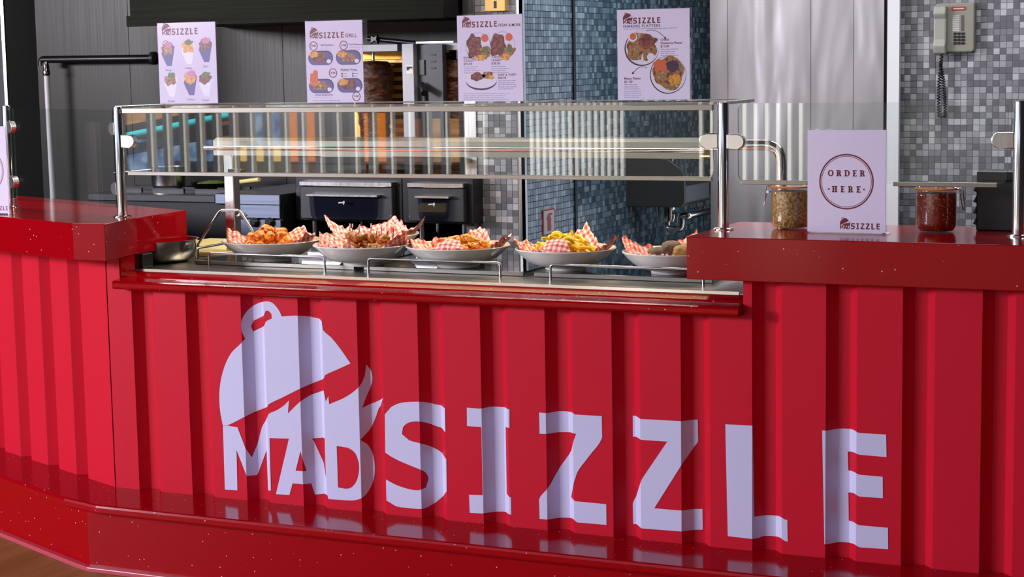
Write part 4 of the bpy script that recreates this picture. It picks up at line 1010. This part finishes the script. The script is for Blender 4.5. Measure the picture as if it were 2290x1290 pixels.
o1 = oven(674, 880, 'black counter oven with clear grip standing beside the range')
o2 = oven(914, 1040, 'black counter oven with clear grip standing against the tiled wall end')
# shelf over the ovens
sh = thing('steel_shelf', 'steel shelf above the ovens carrying the meat grills', 'shelf', (-3.75, 6.85, .9))
zsf = ony((900, 352), 6.55).z
MB().box((-4.085, 6.55, zsf-.03), (-3.33, 7.15, zsf)).build('board', 'steel_dark', sh, bev=.002)
for x in (-4.06, -3.345):
    for y in (7.13,): MB().box((x-.012, y-.012, .9), (x+.012, y+.012, zsf-.03)).build('leg', 'steel_dark', sh)
# vertical meat grills
def grill(xc, label, hw, spit_dx):
    Yg = 6.78; zt = ony((900, 98), 6.7).z
    t = thing('meat_grill', label, 'grill', (xc, Yg, zsf), 'vertical meat grills')
    yf = Yg-.16 if hw > .15 else Yg-.1
    MB().box((xc-hw, yf, zsf), (xc+hw, Yg+.2, zsf+.02)).build('drip_tray', 'steel_x', t, bev=.003)
    MB().box((xc-hw+.005, Yg+.12, zsf+.02), (xc+hw-.005, Yg+.2, zt)).build('back_panel', 'gold_panel', t)
    k = 0; z = zsf+.05
    while z < zt-.07:
        MB().box((xc-hw*.6, Yg+.10, z), (xc+hw*.7, Yg+.12, z+.018)).build('heater_bar', 'heater', t, bev=.003); z += .036; k += 1
    MB().box((xc-hw, Yg-.10, zt-.03), (xc+hw, Yg+.2, zt)).build('top_plate', 'grill_steel', t, bev=.002)
    MB().tube([(xc+spit_dx, Yg, zsf+.02), (xc+spit_dx, Yg, zt-.03)], .006, 10).build('spit', 'chrome', t)
    prf = []; r_ = random.Random(int(xc*100))
    for i in range(22):
        u = i/21; rr = (.055+.035*u)*(1-.25*max(0, u-.86)/.14)*(1+.05*math.sin(i*2.3)); prf.append((rr, zsf+.03+u*(zt-.10-zsf)))
    mb = MB().lathe([(.004, prf[0][1])]+prf+[(.004, prf[-1][1]+.005)], (xc+spit_dx, Yg, 0), 30)
    for v in mb.v:
        d_ = Vector((v.x-xc-spit_dx, v.y-Yg, 0))
        if d_.length > .02: v += d_.normalized()*noise.noise(v*26)*.008
    mt = mb.build('meat_cone', 'gyro_meat', t, smooth=True); mt['label'] = 'browned stacked meat on the spit'
    return t, Yg, zt
xg1 = ony((846, 200), 6.78).x
g1, Yg, zt = grill(xg1-.02, 'vertical meat grill with golden heating bars above the ovens', .17, .0)
fx0, fx1 = ony((903, 200), Yg-.16).x, ony((929, 200), Yg-.16).x
MB().box((fx0, Yg-.17, zsf+.02), (fx1, Yg+.1, zt)).build('side_panel', 'grill_steel', g1, bev=.002)
a = ony((908, 146), Yg-.171); b_ = ony((924, 165), Yg-.171)
MB().box((a.x, Yg-.172, b_.z), (b_.x, Yg-.1705, a.z)).build('sticker', 'sign_white', g1)
MB().slab_xz([(a.x+.003, a.z-.005), (b_.x-.003, a.z-.005), (b_.x-.003, a.z-.016), (b_.x-.009, a.z-.010), (a.x+.010, a.z-.020), (a.x+.003, a.z-.020)], Yg-.1728, Yg-.1721).build('sticker_mark', 'wall_dark', g1)
bx0, bx1 = ony((930, 200), Yg-.15).x, ony((989, 200), Yg-.15).x
MB().box((bx0, Yg-.14, zsf+.02), (bx1, Yg-.105, zt-.005)).build('control_box', 'graphite', g1, bev=.002)
a = ony((938, 134), Yg-.141); b_ = ony((951, 168), Yg-.141)
MB().box((a.x, Yg-.146, b_.z), (b_.x, Yg-.139, a.z)).build('switch', 'black_satin', g1, bev=.001)
a = ony((944, 190), Yg-.15); b_ = ony((962, 208), Yg-.15)
MB().tube([(a.x, Yg-.15, a.z), (b_.x, Yg-.2, b_.z)], .014, 12).build('lever', 'black_satin', g1, smooth=True)
MB().tube([(a.x+.012, Yg-.145, a.z-.02), (a.x+.014, Yg-.145, zsf+.03)], .006, 8).build('cable', 'black_satin', g1)
for k in range(3):
    z = ony((970, 124+k*15), Yg-.14).z; xv = ony((970, 124), Yg-.14).x
    MB().box((xv-.014, Yg-.143, z), (xv+.008, Yg-.139, z+.006)).build('vent_slot', 'black_plastic', g1)
xg2 = ony((1032, 200), 6.78).x
g2_, Yg, zt = grill(-3.43, 'vertical meat grill half hidden behind the steak menu card', .09, .01)
fx0, fx1 = ony((992, 200), Yg-.1).x, ony((1020, 200), Yg-.1).x
MB().box((fx0, Yg+.02, zsf+.02), (fx1+.02, Yg+.12, zt)).build('side_panel', 'grill_steel', g2_, bev=.002)
# dark extraction arm above the grill
a, b_ = ony((822, 86), 6.7), ony((1015, 95), 6.7)
ar = thing('grill_arm', 'dark steel arm with wing knob above the meat grill', 'arm', ((a.x+b_.x)/2, 6.7, a.z))
MB().tube([(a.x, 6.7, a.z), (ony((930, 95), 6.7).x, 6.7, b_.z)], .010, 10).build('arm', 'black_satin', ar, smooth=True)
MB().box((ony((930, 95), 6.7).x, 6.695, b_.z-.005), (b_.x, 6.71, b_.z+.006)).build('strap', 'steel', ar)
c = ony((840, 88), 6.69)
MB().slab_xz([(c.x-.018, c.z-.018), (c.x+.004, c.z-.006), (c.x+.018, c.z-.02), (c.x+.012, c.z), (c.x+.016, c.z+.018), (c.x, c.z+.01), (c.x-.014, c.z+.018)], 6.675, 6.69).build('wing_knob', 'black_satin', ar, bev=.002)
# range with pot and pan
x0, x1 = ony((200, 450), 6.5).x, ony((632, 450), 6.5).x; zr = ony((500, 432), 6.5).z
rg = thing('range', 'dark range with bluish steel front beside the ovens', 'range', ((x0+x1)/2, 6.8, 0))
MB().box((x0, 6.5, 0), (x1, 7.15, zr-.04)).build('body', 'black_satin', rg, bev=.003)
zf = ony((600, 470), 6.49).z
MB().box((x1-.27, 6.485, zf-.035), (x1-.005, 6.5, zr-.045)).build('front_panel', 'steel_blue', rg, bev=.003)
MB().box((x1-.32, 6.48, zr-.045), (x1, 7.1, zr)).build('griddle', 'steel_blue', rg, bev=.004)
MB().box((x0, 6.49, zr-.04), (x1-.325, 7.1, zr-.01)).build('cooktop', 'graphite', rg, bev=.003)
MB().box((x1-.27, 6.488, .86), (x1-.005, 6.5, zf-.04)).build('control_panel', 'steel_blue', rg, bev=.002)
for k in range(2):
    c = ony((588+k*34-20, 497), 6.48)
    mb = MB().lathe([(.021, 0), (.019, .012), (.012, .02)], (0, 0, 0), 20); mb.v = [Vector((c.x+v.x, 6.488-v.z, c.z+v.y)) for v in mb.v]; mb.build('knob', 'black_satin', rg, smooth=True)
for k in range(3):
    xx = x0+.12+k*.22
    for j in (-1, 0, 1): MB().box((xx-.08, 6.7+j*.09-.006, zr-.01), (xx+.08, 6.7+j*.09+.006, zr+.008)).build('grate_bar', 'black_satin', rg)
pxc = ony((378, 440), 6.7)
pt_ = thing('saucepan', 'steel saucepan on the range', 'saucepan', (pxc.x, 6.7, zr+.008), 'cookware on the range')
MB().lathe([(.066, 0), (.073, .008), (.074, .085), (.078, .09), (.072, .088), (.070, .012), (.01, .008)], (pxc.x, 6.7, zr+.008), 32, cap=False).build('body', 'steel', pt_, smooth=True)
MB().tube([(pxc.x-.07, 6.69, zr+.082), (pxc.x-.23, 6.62, zr+.07)], [.008, .006], 10).build('handle', 'steel', pt_, smooth=True)
pq = ony((468, 428), 6.72)
pn = thing('frying_pan', 'shallow pan of green herbs with long handle on the range', 'pan', (pq.x, 6.75, zr+.002), 'cookware on the range')
MB().lathe([(.08, 0), (.095, .022), (.098, .024), (.09, .02), (.075, .006), (.01, .005)], (pq.x, 6.75, zr+.002), 32, cap=False).build('body', 'steel_dark', pn, smooth=True)
MB().lathe([(.082, .012), (.06, .026), (.02, .032)], (pq.x, 6.75, zr+.002), 24).build('herbs', 'herb', pn, smooth=True)
MB().tube([(pq.x+.09, 6.74, zr+.024), (pq.x+.27, 6.70, zr+.045)], .009, 10).build('handle', 'cream', pn, smooth=True)
# pot filler pipe
Yp = 7.1
a, b_, d_ = ony((104, 133), Yp), ony((345, 130), Yp), ony((105, 480), Yp)
pf = thing('pot_filler', 'dark swing pipe with pale downpipe on the steel wall', 'pipe', (a.x, Yp, d_.z))
MB().tube(bend([(a.x-.03, Yp, a.z-.03), (a.x-.03, Yp, a.z), (b_.x, Yp, b_.z)], .03), .017, 14).build('arm', 'black_satin', pf, smooth=True)
mb = MB().lathe([(.02, -.02), (.03, -.012), (.03, .006), (.022, .012)], (0, 0, 0), 20); mb.v = [Vector((b_.x+v.z, Yp+v.x, b_.z+v.y)) for v in mb.v]; mb.build('flange', 'graphite', pf, smooth=True)
MB().tube([(b_.x-.005, Yp, b_.z), (b_.x-.005, 7.19, b_.z)], .014, 12).build('wall_stub', 'graphite', pf)
MB().lathe([(.012, -.07), (.017, -.06), (.019, -.05), (.015, -.04), (.015, -.02), (.010, 0)], (a.x, Yp-.005, a.z-.01), 16).build('coupling', 'chrome', pf, smooth=True)
MB().tube([(a.x, Yp-.005, a.z-.07), (a.x+.004, Yp-.005, d_.z)], .0135, 14).build('downpipe', 'film_white', pf, smooth=True)
solo(MB().box((-6.6, 6.55, 0), (x0-.02, 7.18, .9)), 'side_counter', 'steel_dark', 'dark steel side counter under the swing pipe', 'counter', bev=.004)

# ------------------------------------------------------------------ the sunlit deck behind the camera (unseen, added for its reflections in the glass)
struct(MB().box((-30, -12.3, 0), (20, -12, 3.4)), 'wall_backdrop', 'wall_shade')  # added so no bright horizon shows in the reflections
struct(MB().box((-11.2, 2.4, 0), (-11, 10.2, 2.9)), 'wall_reflect_left', 'wall_shade')  # added so the left glass mirrors something dark
dk = thing('deck_railing', 'dark post railing with pale edges across the sunlit deck', 'railing', (-7.3, -3, 0))
pm = MB().box((-.022, -.03, 0), (.022, .03, 1.42)).build('post', 'deck_post', None); pm.parent = dk
pe = MB().box((.022, -.03, 0), (.036, .03, 1.42)).build('post_edge', 'deck_white', None); pe.parent = dk
for i in range(20):
    x = -1.5+i*.157
    for o_ in (pm, pe):
        o = o_ if i == 0 else link_copy(o_, dk); o.location = (x, 0, 0)
MB().box((-8.85, -3.06, 1.42), (-5.75, -2.94, 1.45)).build('top_rail', 'deck_wood', dk)
def board(x0, x1, z0, z1, m_, label, y=-3.6): return solo(MB().box((x0, y-.03, z0), (x1, y, z1)), 'reflect_board', m_, label, 'screen', 'coloured boards added for reflections')  # boards made up to give colour bands in the mirrored view
board(-9.7, -8.56, 0, .98, 'deck_blue', 'blue mottled board added for reflections low behind the deck railing')
board(-8.54, -8.32, 0, 1.3, 'deck_brown', 'brown board added for reflections behind the deck railing')
board(-8.30, -7.86, 0, .93, 'deck_yellow', 'yellow board added for reflections behind the deck railing')
board(-7.84, -7.56, 0, 1.22, 'deck_orange', 'wide orange board added for reflections behind the deck railing')
board(-7.12, -6.86, 0, 1.2, 'deck_orange', 'orange board added for reflections beside the dark deck railing posts')
board(-6.84, -6.6, 0, 1.15, 'deck_brown', 'brown board added for reflections between an orange and a wooden one')
board(-6.5, -6.2, 0, 1.15, 'deck_wood', 'wooden board added for reflections at the end of the deck railing')
board(-8.32, -7.85, .6, 1.35, 'deck_blue', 'blue mottled board added for reflections above the yellow one', -3.75)
solo(MB().tube([(-9.7, -3.5, .96), (-8.3, -3.5, 1.2)], .03, 12), 'cyan_tube', 'deck_cyan', 'cyan handrail tube slanting across the deck', 'handrail', smooth=True)
mb = MB().slab_xz([(-9.7, 1.06), (-8.35, 1.27), (-8.35, 1.37), (-9.7, 1.16)], -3.62, -3.5); solo(mb, 'wood_beam', 'deck_wood', 'wooden beam slanting above the cyan handrail', 'beam')
bl = thing('reflect_slats', 'white vertical slats added for reflections on the sunlit deck', 'screen', (-4.2, -3, 0))  # slats made up to give the pale stripes in the glass
sl = MB().box((-.013, -.02, 0), (.013, .02, 1.7)).build('slat', 'deck_white', None); sl.parent = bl
xs_ = [-1.2+i*.052 for i in range(15)]+[.14+i*.085 for i in range(6)]
for i, x in enumerate(xs_):
    o = sl if i == 0 else link_copy(sl, bl); o.location = (x, 0, 0)
MB().box((-5.45, -3.03, 1.7), (-3.0, -2.97, 1.76)).build('head_rail', 'deck_white', bl)
